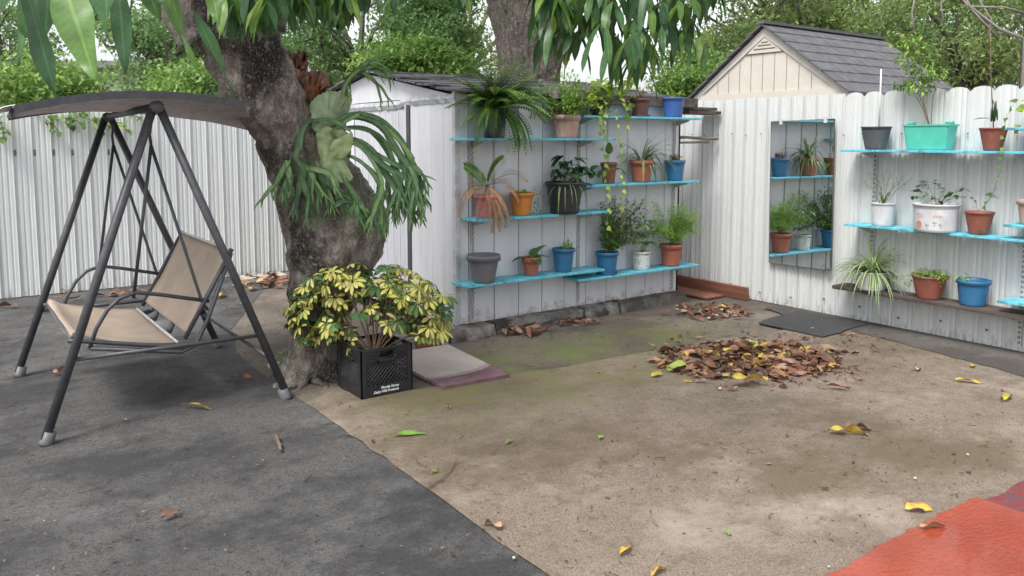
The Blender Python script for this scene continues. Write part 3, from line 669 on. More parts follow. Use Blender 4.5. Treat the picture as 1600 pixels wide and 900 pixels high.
# leaf materials
LM = dict(
 fern=leafmat('fern_green', [(0, (.07, .18, .03)), (.6, (.15, .31, .06)), (1, (.28, .45, .09))]),
 light=leafmat('light_green', [(0, (.14, .29, .05)), (.6, (.24, .42, .08)), (1, (.42, .56, .13))]),
 lime=leafmat('lime_leaf', [(0, (.20, .34, .05)), (.6, (.36, .48, .07)), (1, (.55, .58, .08))]),
 dark=leafmat('dark_green_leaf', [(0, (.035, .09, .035)), (.7, (.06, .16, .055)), (1, (.13, .25, .08))], rough=.3),
 mid=leafmat('mid_green_leaf', [(0, (.06, .14, .04)), (.6, (.11, .23, .06)), (1, (.22, .36, .10))]),
 spider=leafmat('striped_blade', [(0, (.48, .56, .30)), (1, (.62, .68, .42))], edge=(.13, .26, .07), th=(.50, .68)),
 grass=leafmat('long_green_blade', [(0, (.10, .19, .08)), (1, (.28, .38, .18))]),
 dead=leafmat('dead_frond', [(0, (.36, .20, .11)), (.6, (.50, .31, .18)), (1, (.60, .42, .26))], trans=.15, rough=.8),
 root=leafmat('dry_root', [(0, (.20, .12, .07)), (1, (.32, .20, .12))], trans=.1, rough=.9),
 vari=leafmat('variegated_leaf', [(0, (.56, .48, .10)), (.40, (.64, .57, .16)), (.60, (.54, .52, .17)), (.68, (.10, .19, .06)), (1, (.04, .11, .035))], edge=(.05, .13, .04), th=(.74, .95), rough=.4, trans=.2),
 vari2=leafmat('pothos_leaf', [(0, (.20, .38, .06)), (.6, (.38, .52, .10)), (1, (.66, .68, .14))]),
 shield=leafmat('staghorn_shield', [(0, (.27, .36, .22)), (1, (.32, .41, .19))], rough=.5, trans=.15),
 stag=leafmat('staghorn_frond', [(0, (.07, .15, .06)), (.6, (.12, .23, .085)), (1, (.21, .34, .12))], rough=.36, edge=(.05, .12, .05), th=(.75, 1.2)),
 brownfrond=leafmat('old_shield_frond', [(0, (.12, .055, .045)), (.6, (.20, .085, .06)), (1, (.36, .16, .085))], rough=.85, trans=.15, edge=(.34, .20, .15), th=(.8, 1.25)),
 mango=leafmat('mango_leaf', [(0, (.045, .105, .05)), (.5, (.08, .18, .065)), (.85, (.15, .29, .07)), (1, (.28, .40, .08))], rough=.32, trans=.5, veins=.38),
 hedge=leafmat('hedge_leaf', [(0, (.12, .22, .06)), (.5, (.22, .37, .09)), (1, (.42, .52, .16))], trans=.42),
 tree=leafmat('tree_leaf', [(0, (.11, .20, .08)), (.6, (.20, .33, .12)), (1, (.34, .48, .17))], trans=.5),
 tree2=leafmat('warm_tree_leaf', [(0, (.13, .20, .08)), (.5, (.24, .34, .12)), (.85, (.38, .47, .17)), (1, (.50, .48, .24))], trans=.45),
 litter=leafmat('dry_litter', [(0, (.07, .035, .025)), (.2, (.15, .07, .045)), (.4, (.25, .12, .075)), (.58, (.33, .18, .12)), (.74, (.42, .28, .19)), (.80, (.16, .08, .05)), (.87, (.26, .13, .07)), (.90, (.56, .38, .06)), (.955, (.44, .42, .09)), (.98, (.16, .28, .06)), (1, (.10, .18, .05))], trans=.08, rough=.6),
 yellow=leafmat('yellow_leaf', [(0, (.42, .40, .06)), (.5, (.60, .44, .07)), (1, (.52, .33, .07))], trans=.15, edge=(.30, .17, .06), th=(.8, 1.25), veins=.3),
 tan=leafmat('tan_leaf', [(0, (.36, .20, .12)), (1, (.48, .30, .19))], trans=.1, rough=.7, edge=(.20, .10, .06), th=(.7, 1.2), veins=.3),
 brown=leafmat('brown_leaf', [(0, (.12, .065, .04)), (1, (.24, .13, .08))], trans=.05, rough=.7),
 green=leafmat('fallen_green_leaf', [(0, (.12, .26, .04)), (1, (.22, .36, .06))], trans=.1, veins=.3),
)
def ang(a, e): return Vector((math.cos(a) * math.cos(e), math.sin(a) * math.cos(e), math.sin(e)))
def frond(mb, st, p, a, e, L, droop, pin, n=22, pw=None, rnd=None, stiff=0, sag=.4):
    d = ang(a, e); p = Vector(p); pts = [p.copy()]; rnd = random.random() if rnd is None else rnd
    for i in range(n):
        d = (d + Vector((0, 0, -1)) * droop / n).normalized(); p = p + d * (L / n); pts.append(p.copy())
        t = (i + 1) / n; side = d.cross(Vector((0, 0, 1)));
        if side.length < .1: side = Vector((math.sin(a), -math.cos(a), 0))
        side.normalize(); l = pin * (math.sin(math.pi * (t * .9 + .08)) ** .6)
        if t > .08:
            for s in (-1, 1): mb.leaf(p, side * s + d * .45 + Vector((0, 0, .15 if stiff else -.1)), l, pw or l * .22, sag, min(1, max(0, rnd + rd(-.15, .15))), 1 if l < .02 else 2, 'strap', .1, upv=(0, 0, 1))
    st.tube(pts, [max(.0006, .0022 * (1 - i / len(pts))) for i in range(len(pts))], 4)
def blade_plant(mb, top, n, L, W, e=(.6, 1.4), droop=(1.2, 2.6), seg=9, r=.02):
    for i in range(n):
        a = rd(0, 6.28); mb.leaf(top + Vector((math.cos(a), math.sin(a), 0)) * r * random.random(), ang(a, rd(*e)), L * rd(.55, 1.1), W * rd(.7, 1.1), rd(*droop), None, seg, 'strap', .3)
def finish(t_, **kw):
    for k, (mb, m) in kw.items():
        if mb.n: mb.build(k, m, t_)

# --- A1: big fern in navy pot
t_, top, s, r = pot(773, 167, 215, 40, 31, A, ZA[0], PM['navy'], 'huge bushy green fern in a dark navy pot on the top near shelf', off=-.03)
f_, st = MB(), MB()
for i in range(125):
    frond(f_, st, top + rv(.02), rd(0, 6.28), rd(.6, 1.5), rd(.30, .52), rd(.4, 2.4), .062, 22, .018)
for i in range(18): frond(f_, st, top, rd(3.4, 5.9), rd(.2, .7), rd(.34, .5), rd(3.0, 4.2), .055, 20, .014)
f2 = MB()
for i in range(22): f2.leaf(top + rv(.01), ang(rd(2.7, 4.2), rd(.5, 1.2)), rd(.25, .40), .018, rd(2.4, 3.6), None, 9, 'strap', .2)
finish(t_, foliage=(f_, LM['fern']), stem=(st, M['twig']), blades=(f2, LM['mid']))
# --- A1: dusty pink pot with frilly green plant and dry roots
t_, top, s, r = pot(885, 178, 215, 45, 33, A, ZA[0], PM['pinkish'], 'frilly light green plant with dangling dry roots in a dusty pink pot', rimh=.22)
f_, st, ro = MB(), MB(), MB()
for i in range(130):
    a = rd(0, 6.28); e = rd(.5, 1.5); L = rd(.16, .40); d = ang(a, e); p = top.copy(); pts = [p.copy()]
    for j in range(7):
        d = (d + rv(.12) + Vector((0, 0, -.06))).normalized(); p = p + d * L / 7; pts.append(p.copy())
        if j > 1:
            for q in range(4): f_.leaf(p, d + rv(.7), rd(.02, .038), .017, .4, None, 2, 'ovate', .2)
    st.tube(pts, .0009, 3)
for i in range(26):
    a = rd(2.6, 4.6); d = ang(a, rd(-.1, .6)); p = top + d * r * .8; pts = [p.copy()]
    for j in range(9): d = (d + rv(.35) + Vector((0, 0, -.38))).normalized(); p = p + d * .017; p.y = min(p.y, 5.12); pts.append(p.copy())
    ro.tube(pts, .0011, 3)
finish(t_, foliage=(f_, LM['light']), stem=(st, M['twig']), roots=(ro, LM['root']))
# --- A2: pink pot with cycad and dead fronds
t_, top, s, r = pot(762, 308, 345, 43, 30, A, ZA[1], PM['pink'], 'small cycad with two green fronds and drooping tan dead fronds in a pink pot')
f_, st, dd = MB(), MB(), MB()
hd = top + Vector((-.01, -.01, .09)); tr = MB(); tr.lathe([(0, 0), (.028, .0), (.024, .03), (.02, .055), (.009, .085), (0, .1)], top + Vector((-.01, -.01, -.005)), 10)
def tgt(px, py, y=4.93): return on(px, py, 1, y)
def frond_to(mb, st, p, q, bow, pin, n=26, pw=.006, rnd=.5, stiff=1, end_down=0):
    p = Vector(p); q = Vector(q); mid = (p + q) / 2 + Vector(bow); pts = [p * (1-t)**2 + mid * 2*t*(1-t) + q * t*t for t in [i / n for i in range(n + 1)]]
    for i in range(3, n):
        d = (pts[i+1] - pts[i]).normalized(); side = d.cross(Vector((.3, -1, .2))).normalized(); t = i / n
        l = pin * (math.sin(math.pi * (.12 + .83 * t)) ** .6)
        for sg in (-1, 1): mb.leaf(pts[i], side * sg + d * .8 + Vector((0, -.12, 0)), l, pw, .25, min(1, max(0, rnd + rd(-.3, .3))), 2, 'strap', .1)
    st.tube(pts, [.0028 * (1 - .7 * i / n) for i in range(n + 1)], 5)
frond_to(f_, st, hd, tgt(725, 259), (.0, 0, .05), .075, 34, .011); frond_to(f_, st, hd, tgt(787, 247), (-.03, 0, .05), .075, 34, .011)
frond_to(dd, st, hd, tgt(717, 340), (-.12, 0, .16), .08, 36, .010); frond_to(dd, st, hd, tgt(826, 283), (.02, 0, .14), .07, 34, .009)
frond_to(dd, st, hd, tgt(812, 318), (.10, 0, .15), .07, 34, .009)
for px, py in ((744, 346), (768, 364), (790, 356), (780, 362), (798, 344)): frond_to(dd, st, hd, tgt(px, py, 4.89 + rd(-.01, .01)), (.0, -.06, .10), .075, 46, .0075)
finish(t_, foliage=(f_, LM['fern']), stem=(st, M['twigb']), dead_fronds=(dd, LM['dead']), trunk=(tr, M['twigb']))
# --- A2: orange pot
t_, top, s, r = pot(815, 301, 338, 39, 27, A, ZA[1], PM['orange'], 'bright orange pot with small trailing green sprigs')
f_ = MB()
for i in range(80): f_.leaf(top + Vector((rd(-.05, .05), rd(-.05, .05), rd(0, .03))), ang(rd(0, 6.28), rd(.2, 1.3)), rd(.02, .04), .013, .6, None, 2, 'ovate')
for i in range(50): f_.leaf(tgt(838 + rd(-6, 9), 300 + rd(-8, 30), 4.98), rv(1), rd(.015, .03), .014, .6, None, 2, 'ovate')
finish(t_, foliage=(f_, LM['light']))
# --- A2: big black pot with broad leaves
t_, top, s, r = pot(882, 282, 333, 62, 44, A, ZA[1], PM['dark'], 'big black ribbed pot with broad dark leaves and trailing strands', rimh=.10, ribs=.0025, off=-.02)
f_, st, bl = MB(), MB(), MB()
for px, py, L in ((880, 245, .14), (888, 262, .10), (905, 262, .12), (915, 272, .10), (870, 268, .11), (898, 278, .12), (925, 270, .10), (893, 290, .10), (876, 285, .10), (910, 290, .09), (884, 255, .13), (900, 250, .12), (892, 270, .14), (908, 262, .13), (875, 275, .13), (918, 265, .12), (898, 288, .11)):
    q = tgt(px, py, 4.98 + rd(-.05, .05)); st.tube([top, (top + q) / 2 + Vector((0, 0, .02)), q], .002, 4)
    for k in range(5): f_.leaf(q, ang(rd(0, 6.28), rd(-.2, .8)), L * rd(.7, 1.1), L * .42, 1.2, None, 5, 'ovate', .25)
for i in range(9): a = rd(3.2, 6.2); bl.leaf(top + ang(a, 0) * r * .7, ang(a, rd(.3, .9)), rd(.18, .32), .007, rd(3, 5), None, 10, 'strap')
finish(t_, foliage=(f_, LM['dark']), stem=(st, M['twig']), strands=(bl, LM['grass']))
# --- A3
t_, top, s, r = pot(756, 398, 443, 53, 33, A, ZA[2], PM['grey'], 'empty smooth grey plastic pot at the near end of the lowest shed shelf', 'flower pot', 'flower_pot', rimh=.2, rimw=1.07)
t_, top, s, r = pot(830, 403, 433, 31, 20, A, ZA[2], PM['terra'], 'small terracotta pot with two broad oval dark leaves', rimh=.3)
f_ = MB()
for q, d in ((top, ang(2.9, .25)), (top, ang(.5, .75)), (top, ang(4.5, .2)), (top, ang(-.2, .35))): f_.leaf(q + d * .02, d, .15, .085, .7, None, 8, 'ovate', .3)
f_.leaf(top, ang(-.1, 1.0), .19, .085, 1.0, .9, 8, 'ovate', .3)
finish(t_, foliage=(f_, LM['dark']))
t_, top, s, r = pot(880, 387, 425, 36, 26, A, ZA[2], PM['teal'], 'blue pot with a few short striped leaves right of the small terracotta pot', rimh=.14)
f_ = MB()
for i in range(22): f_.leaf(top + Vector((.03, 0, 0)) + rv(.012), ang(rd(-1.4, 1.5), rd(.4, 1.4)), rd(.06, .11), .024, 1.2, None, 5, 'lance')
f_.leaf(top + Vector((.03, 0, 0)), ang(2.9, 1.2), .12, .01, 1.3, .6, 7, 'strap')
finish(t_, foliage=(f_, LM['spider']))
# --- B1
t_, top, s, r = pot(933, 152, 180, 28, 22, A, ZB[0], PM['dark'], 'yellow green pothos trailing long vines from a dark pot on the top far shelf')
f_, st = MB(), MB()
def leaf_cluster(mb, pxc, pyc, rx, ry, n, L, W, y=4.97, prof='heart', dy=.07, e=(-.6, .6), dr=.8, plane=1, seg=5):
    for i in range(n):
        a = rd(0, 6.28); k = math.sqrt(random.random()); q = on(pxc + math.cos(a) * rx * k, pyc + math.sin(a) * ry * k, plane, y + rd(-dy, dy))
        mb.leaf(q, ang(rd(0, 6.28), rd(*e)), L * rd(.6, 1.15), W * rd(.7, 1.1), dr, None, seg, prof, .2)
leaf_cluster(f_, 938, 145, 24, 22, 70, .095, .07); leaf_cluster(f_, 966, 132, 22, 16, 36, .09, .065); leaf_cluster(f_, 945, 168, 10, 16, 12, .07, .055); leaf_cluster(f_, 985, 148, 12, 20, 12, .07, .055)
def vine(f_, st, pts, L, W, plane=1, step=.045, prof='heart', face=Vector((0, -1, 0))):
    w_ = [on(x, y, plane, d) for x, y, d in pts]; P = []
    for i in range(len(w_) - 1):
        n = max(2, int((w_[i+1] - w_[i]).length / .02))
        for j in range(n): P.append(w_[i].lerp(w_[i+1], j / n) + rv(.0025))
    st.tube(P, .0014, 4); acc = 0
    for i in range(1, len(P)):
        acc += (P[i] - P[i-1]).length
        if acc > step:
            acc = 0; f_.leaf(P[i], face * .5 + rv(.5) + Vector((0, 0, -.2)), L * rd(.6, 1.2), W * rd(.7, 1.1), .7, None, 5, prof, .15, upv=face)
vine(f_, st, [(947, 150, 4.90), (944, 180, 4.89), (943, 230, 4.88), (946, 280, 4.87), (950, 330, 4.86), (948, 375, 4.86)], .055, .042)
vine(f_, st, [(958, 160, 4.91), (966, 190, 4.88), (969, 235, 4.88), (972, 300, 4.87), (971, 345, 4.87)], .05, .036, step=.045)
vine(f_, st, [(970, 150, 4.93), (980, 180, 4.89), (978, 205, 4.88)], .06, .045, step=.025)
vine(f_, st, [(938, 165, 4.92), (936, 190, 4.89), (940, 215, 4.88)], .06, .05, step=.03)
finish(t_, foliage=(f_, LM['vari2']), stem=(st, M['twig']))
t_, top, s, r = pot(1000, 149, 178, 31, 24, A, ZB[0], PM['brown'], 'dark brown pot and saucer with short dark sticks on the top far shelf')
mb = MB(); mb.lathe([(0, .001), (r * .95, .001), (r * 1.05, .018), (r * .98, .018), (r * .85, .006)], t_.location, 24); mb.build('saucer', PM['brown'], t_)
f_, st = MB(), MB()
for i in range(18):
    d = ang(rd(0, 6.28), rd(.8, 1.4)); q = top + rv(.015) + d * rd(.05, .12); q.z = max(q.z, top.z + .02); st.tube([top + rv(.01), q], .0022, 4)
    f_.leaf(q, rv(.5) + Vector((0, 0, .5)), .035, .012, .5, None, 3)
finish(t_, foliage=(f_, LM['dark']), stem=(st, M['twigb']))
t_, top, s, r = pot(1052, 149, 181, 35, 27, A, ZB[0], PM['blue'], 'glossy royal blue pot with tiny sprigs on the top far shelf', rimh=.12)
f_ = MB()
for i in range(60): f_.leaf(top + Vector((rd(-.06, .06), rd(-.05, .05), rd(.0, .06))), rv(1) + Vector((0, 0, .6)), rd(.02, .035), .014, .5, None, 2, 'ovate')
finish(t_, foliage=(f_, LM['lime']))
# --- B2
t_, top, s, r = pot(951, 253, 287, 26, 18, A, ZB[1], PM['moss'], 'fibrous orange brown pot with big dark paddle leaves behind the vines')
f_, st = MB(), MB()
for px, py, L, a in ((925, 262, .14, 3.2), (968, 268, .13, .2), (952, 225, .11, 1.6), (935, 275, .1, 3.6)):
    q = tgt(px, py, 5.0); q2 = (top + q) / 2; st.tube([top, q2 + Vector((0, 0, .03)), q2], .0025, 4); f_.leaf(q2, (q - q2) + Vector((0, 0, .02)), L, L * .6, .8, None, 7, 'ovate', .3)
for i in range(16): f_.leaf(top, ang(rd(0, 6.28), rd(.1, 1.0)), rd(.04, .08), .012, 2.4, None, 6, 'strap')
finish(t_, foliage=(f_, LM['mid']), stem=(st, M['twig']))
t_, top, s, r = pot(1002, 246, 281, 37, 26, A, ZB[1], PM['terra'], 'terracotta pot of long arching grassy blades on the middle far shelf', rimh=.2)
f_ = MB(); blade_plant(f_, top, 50, .40, .014, (.5, 1.4), (1.8, 4.2), 10)
for i in range(16): f_.leaf(top, ang(rd(-1.1, .3), rd(.7, 1.2)), rd(.36, .5), .014, rd(1.2, 1.9), None, 12, 'strap')
for i in range(7): f_.leaf(top, ang(rd(-1.2, .4), rd(.7, 1.2)), rd(.34, .46), .011, rd(1.4, 2.2), None, 12, 'strap')
finish(t_, foliage=(f_, LM['grass']))
t_, top, s, r = pot(1054, 248, 281, 33, 24, A, ZB[1], PM['teal'], 'blue pot holding a dark brown withered clump on the middle far shelf', rimh=.16)
f_, g2 = MB(), MB()
for i in range(150): f_.leaf(top + Vector((rd(-.045, .045), rd(-.04, .04), rd(.0, .075))), rv(1), rd(.02, .04), .016, .8, None, 2, 'ovate')
blade_plant(g2, top, 10, .2, .008, (.4, 1.2), (1.6, 3), 8)
finish(t_, foliage=(f_, LM['brown']), blades=(g2, LM['grass']))
# --- B3
t_, top, s, r = pot(948, 394, 430, 37, 27, A, ZB[2], PM['teal'], 'blue pot with the tall bushy small leaved shrub on the lowest far shelf', off=-.0)
mb = MB(); mb.lathe([(0, .001), (r * .85, .001), (r * .95, .016), (r * .88, .016)], t_.location, 24); mb.build('saucer', PM['teal'], t_)
f_, st = MB(), MB()
for i in range(80):
    q = on(rd(935, 1012), rd(308, 385), 1, 5.0 + rd(-.09, .09)); P = [top + rv(.01)]
    for j in range(1, 9): P.append(top.lerp(q, j / 8) + rv(.006) + Vector((0, 0, .03 * math.sin(j / 8 * 3.1))))
    st.tube(P, .0013, 4)
    for j in range(2, 9):
        for k in range(6): f_.leaf(P[j] + rv(.008), rv(1), rd(.017, .032), .015, .4, None, 2, 'ovate')
finish(t_, foliage=(f_, LM['mid']), stem=(st, M['twigb']))
m, t, b = newmat('scrawled_white_bucket')
c = ramp(t, noiz(t, 22, 6, .6, sx=(1, 1, 2)), [(.55, (.62, .63, .60)), (.585, (.10, .16, .11)), (.62, (.6, .6, .58))]); t.links.new(c, b.inputs['Base Color']); b.inputs['Roughness'].default_value = .45
t_, top, s, r = pot(1002, 396, 425, 29, 25, A, ZB[2], m, 'stained white bucket with a young umbrella leaved plant on the lowest far shelf', rimh=.10, rimw=1.02)
f_, st = MB(), MB()
for px, py in ((1005, 350), (1020, 345), (1012, 365), (996, 362), (1028, 360), (1000, 378), (1016, 378)):
    q = on(px, py, 1, 5.0 + rd(-.03, .03)); st.tube([top, (top + q) / 2 + rv(.006), q], .0018, 4)
    a0 = rd(0, 6)
    for k in range(8): f_.leaf(q, ang(a0 + k * .8, rd(-.2, .35)), rd(.07, .11), .035, .8, None, 4, 'obov')
finish(t_, foliage=(f_, LM['mid']), stem=(st, M['twig']))
t_, top, s, r = pot(1048, 383, 418, 36, 27, A, ZB[2], PM['terra'], 'terracotta pot with feathery asparagus fern at the far end of the lowest shelf', rimh=.2)
f_, st, g2 = MB(), MB(), MB()
P_, D_ = [], []
for i in range(46):
    q = on(rd(1018, 1096), rd(318, 372), 1, 5.0 + rd(-.12, .06)); P = [top.lerp(q, j / 10) + rv(.004) + Vector((0, 0, .05 * math.sin(j / 10 * 3.1))) for j in range(11)]
    st.tube(P, .001, 3)
    for j in range(3, 11):
        for k in range(26): P_.append(P[j] + rv(.022)); D_.append(rv(1))
n = len(P_); f_.cloud(np.array(P_), np.array(D_), np.random.uniform(.015, .03, n), np.random.uniform(.003, .006, n), np.random.rand(n))
for i in range(9): g2.leaf(on(1028 + rd(-7, 10), 362 + rd(-8, 14), 1, 4.99), ang(rd(0, 6.28), rd(-.3, .6)), .06, .04, .9, None, 5, 'ovate')
finish(t_, foliage=(f_, LM['light']), stem=(st, M['twig']), broad_leaves=(g2, LM['vari2']))

# ------------------------------------------------------------------ plants on the fence shelves
t_, top, s, r = pot(1368, 194, 231, 45, 30, C, ZC[0], PM['slate'], 'dusty slate grey pot with a thin white stick at the mirror end', 'flower pot', 'flower_pot', rimh=.05, rimw=1.02, n=4 * 8)
st = MB(); st.tube([top + Vector((0, -.02, -.02)), on(1377, 108, 0, XM)], .006, 8); st.build('stake', M['white'], t_)
# turquoise planter: rectangular tapered
c = on(1452, 231, *C); c.z = ZC[0]; s = dep(c) / F
t_ = thing('potted_plant', c, 'turquoise rectangular planter with a tall leafy sapling', 'potted plant'); ALLP.append(t_)
hw, h = 37 * s, 40 * s
mb = MB()
def ring(hx, hy, z, r=.02, n=5):
    P = []
    for cx_, cy_, a0 in ((1, 1, 0), (-1, 1, 90), (-1, -1, 180), (1, -1, 270)):
        for i in range(n): a = R(a0 + 90 * i / (n - 1)); P.append(c + Vector((cx_ * (hx - r) + r * math.cos(a), cy_ * (hy - r) + r * math.sin(a), z)))
    return P
rows = [ring(.06, hw * .80, .001), ring(.065, hw * .82, .012), ring(.078, hw * .97, h - .012), ring(.084, hw * 1.02, h - .011), ring(.084, hw * 1.02, h), ring(.076, hw * .96, h), ring(.07, hw * .9, h * .6)]
vs = [p for rw_ in rows for p in rw_]; n = 20
mb.add(vs, [(i*n+k, i*n+(k+1) % n, (i+1)*n+(k+1) % n, (i+1)*n+k) for i in range(len(rows)-1) for k in range(n)] + [tuple(range(n))[::-1]], smooth=False); mb.build('pot', PM['aqua'], t_)
mb = MB(); mb.add(ring(.074, hw * .94, h * .85), [tuple(range(n))], smooth=False); mb.build('soil', M['soil'], t_)
for sg in (-1, 1):
    mb = MB(); mb.box((c.x - .03, c.y + sg * hw * .80 - .022, c.z + h + .001), (c.x + .03, c.y + sg * hw * .80 + .022, c.z + h + .022)); mb.build('handle', PM['aqua'], t_, bevel=.004)
top = c + Vector((0, 0, h * .85)); f_, st, g2 = MB(), MB(), MB()
for px0, pts in ((0, [(1448, 188), (1441, 160), (1432, 140), (1424, 110), (1415, 75), (1408, 48)]), (1, [(1450, 188), (1445, 165), (1440, 140), (1440, 110), (1432, 80), (1420, 55)]), (2, [(1450, 188), (1440, 165), (1425, 140), (1412, 130)]), (3, [(1451, 188), (1457, 160), (1462, 135), (1458, 110)])):
    P = [on(x, y, 0, XM + rd(-.02, .02)) for x, y in pts]; P[0] = top + rv(.004)
    Q = []
    for i in range(len(P) - 1):
        for j in range(5): Q.append(P[i].lerp(P[i+1], j / 5) + rv(.0015))
    st.tube(Q, [.004 * (1 - .7 * i / len(Q)) for i in range(len(Q))], 6)
    for i in range(9 if px0 < 2 else 12, len(Q)):
        for k in range(3):
            d = ang(rd(0, 6.28), rd(-.1, .6)); L = rd(.03, .10); e_ = Q[i] + d * L; st.tube([Q[i], e_], .0009, 3)
            for z in range(6): f_.leaf(e_ + rv(.012), d + rv(.7), rd(.035, .06), .016, .9, None, 3, 'lance')
for i in range(14): g2.leaf(top + Vector((0, rd(-.09, .04), 0)), ang(rd(0, 6.28), rd(.6, 1.3)), rd(.05, .12), .005, 1.4, None, 6, 'strap')
finish(t_, foliage=(f_, LM['light']), stem=(st, M['twigb']), weeds=(g2, LM['light']))
t_, top, s, r = pot(1551, 194, 231, 41, 25, C, ZC[0], PM['terra2'], 'terracotta pot with a thick stemmed orchid tied to a tall thin stick', rimh=.08, rimw=1.03)
f_, st = MB(), MB()
st.tube([top, on(1548, 110, 0, XM), on(1547, 40, 0, XM)], [.004, .003, .002], 6)
for a, b2, rr in (((1553, 190), (1556, 158), .011), ((1549, 190), (1550, 168), .008), ((1558, 188), (1558, 170), .006)):
    p, q = on(*a, 0, XM), on(*b2, 0, XM - .01); f_.tube([p, p.lerp(q, .3), p.lerp(q, .7), q], [rr * .6, rr, rr * .9, rr * .4], 8)
f_.leaf(on(1548, 186, 0, XM - .01), Vector((0, 1, .25)), .12, .03, .5, .2, 7, 'lance', .4); f_.leaf(on(1553, 165, 0, XM), Vector((0, .2, .8)), .06, .02, .5)
finish(t_, foliage=(f_, LM['dark']), stem=(st, M['twigb']))
# C2
t_, top, s, r = pot(1379, 316, 353, 36, 31, C, ZC[1], PM['white'], 'plain white pot with spiky thin branching succulent', rimh=.06, rimw=1.02)
f_, st = MB(), MB()
for px, py in ((1350, 285), (1357, 272), (1365, 262), (1382, 270), (1393, 268), (1402, 285), (1412, 275), (1422, 280), (1372, 290)):
    q = on(px, py, 0, XM + rd(-.04, .03)); P = [top.lerp(q, j / 6) + rv(.006) + Vector((0, 0, .02 * math.sin(j / 2))) for j in range(7)]; st.tube(P, .0016, 4)
    for p in P[2:]:
        for k in range(2): f_.leaf(p, rv(.8) + Vector((0, 0, .5)), rd(.03, .05), .006, .2, None, 2, 'lance')
for i in range(5): f_.leaf(top + rv(.01), ang(rd(0, 6.28), 1.2), rd(.09, .15), .016, .3, .8, 5, 'lance')
finish(t_, foliage=(f_, LM['mid']), stem=(st, M['twig']))
t_, top, s, r = pot(1461, 317, 362, 68, 60, C, ZC[1], PM['white'], 'large white bucket printed with orange dot and little marks, holding a leafy cutting', rimh=.08, rimw=1.05, off=-.01)
c = Vector(t_.location); H_ = t_['h']
pa = MB(); pd = MB(); pm = MB(); pa0 = Vector((-1, 0, 0))
def wrap(mb, u, v, du, dv_, rad, n=10):
    """a disc print wrapped on the bucket: u metres to the photo right, v metres up"""
    vs = []; rr = lambda z: r * (60/68) + (r / 1.05 - r * (60/68)) * min(1, z / (H_ * .92)) + .0012
    def P(uu, vv): q = rr(vv); a = math.pi + HD * 0 + uu / q; d = Vector((math.cos(a), math.sin(a), 0)); return c + d * q + Vector((0, 0, vv))
    vs = [P(u, v)] + [P(u + du * math.cos(6.2832*k/n), v + dv_ * math.sin(6.2832*k/n)) for k in range(n)]
    mb.add(vs, [(0, 1 + k, 1 + (k + 1) % n) for k in range(n)], smooth=False)
po = MB(); wrap(po, -.075 + .02, .058, .027, .027, 0, 18)
for (u, v) in ((.012, .045), (.062, .064), (.10, .05)):
    for du, dv_ in ((-.009, .008), (0, .003), (.009, .009), (0, -.012), (-.003, .014)): wrap(pd, u + du, v + dv_, .0035, .0035, 0, 6)
wrap(pm, -.05, .125, .035, .014, 0, 14)
for k in range(7): wrap(pa, .055 + k * .009, .118 + .006 * (k % 2), .0028, .010, 0, 7)
om_ = mat('orange_print', (.62, .30, .18), (.5, .25, .2), 50, .6); pa.build('orange_lettering', om_, t_); po.build('orange_dot', om_, t_); pd.build('dark_print', mat('dark_print', (.08, .07, .07), None, 50, .6), t_); pm.build('pink_print', mat('pink_print', (.60, .42, .45), (.55, .5, .5), 50, .6), t_)
f_, st = MB(), MB()
for px, py in ((1436, 295), (1448, 285), (1460, 290), (1475, 300), (1488, 300), (1500, 292), (1462, 312), (1430, 305), (1490, 308), (1446, 300)):
    q = on(px, py, 0, XM + rd(-.06, .03)); st.tube([top, top.lerp(q, .5) + rv(.008), q], .0015, 4)
    for k in range(5): f_.leaf(q + rv(.018), ang(rd(0, 6.28), rd(-.3, .5)), rd(.04, .065), .036, .6, None, 4, 'ovate')
finish(t_, foliage=(f_, LM['dark']), stem=(st, M['twig']))
t_, top, s, r = pot(1529, 327, 364, 42, 27, C, ZC[1], PM['terra2'], 'rust red pot whose thin vine climbs to the shelf above', rimh=.1, rimw=1.03)
f_, st = MB(), MB()
vine(f_, st, [(1530, 330, XM), (1540, 318, 5.96), (1552, 300, 5.93), (1563, 270, 5.91), (1567, 230, 5.90), (1570, 190, 5.90), (1578, 170, 5.92), (1597, 150, 5.95)], .045, .035, 0, .06, face=Vector((-1, 0, 0)))
vine(f_, st, [(1528, 330, XM), (1522, 310, 5.98), (1514, 305, 5.97)], .03, .02, 0, .03, face=Vector((-1, 0, 0)))
leaf_cluster(f_, 1552, 300, 8, 12, 8, .05, .04, 5.96, plane=0, dy=.02); leaf_cluster(f_, 1536, 355, 8, 8, 5, .03, .03, 5.945, plane=0, dy=.005)
finish(t_, foliage=(f_, LM['mid']), stem=(st, M['twig']))
# D plants at the right edge
t_, top, s, r = pot(1612, 305, 345, 44, 30, (0, XM - .02), ZD[1], PM['pinkish'], 'faded pink pot cut by the right edge on the middle shelf', 'flower pot', 'flower_pot', rimh=.2)
t_, top, s, r = pot(1625, 165, 198, 40, 30, (0, XM - .02), ZD[0], PM['terra'], 'pot with big pale green leaves at the right edge of the top shelf')
f_, st = MB(), MB(); leaf_cluster(f_, 1596, 180, 14, 26, 14, .06, .045, 5.99, plane=0); vine(f_, st, [(1620, 160, 6.0), (1600, 168, 5.95), (1585, 165, 5.93)], .06, .045, 0, .04, face=Vector((-1, 0, 0)))
finish(t_, foliage=(f_, LM['vari2']), stem=(st, M['twig']))
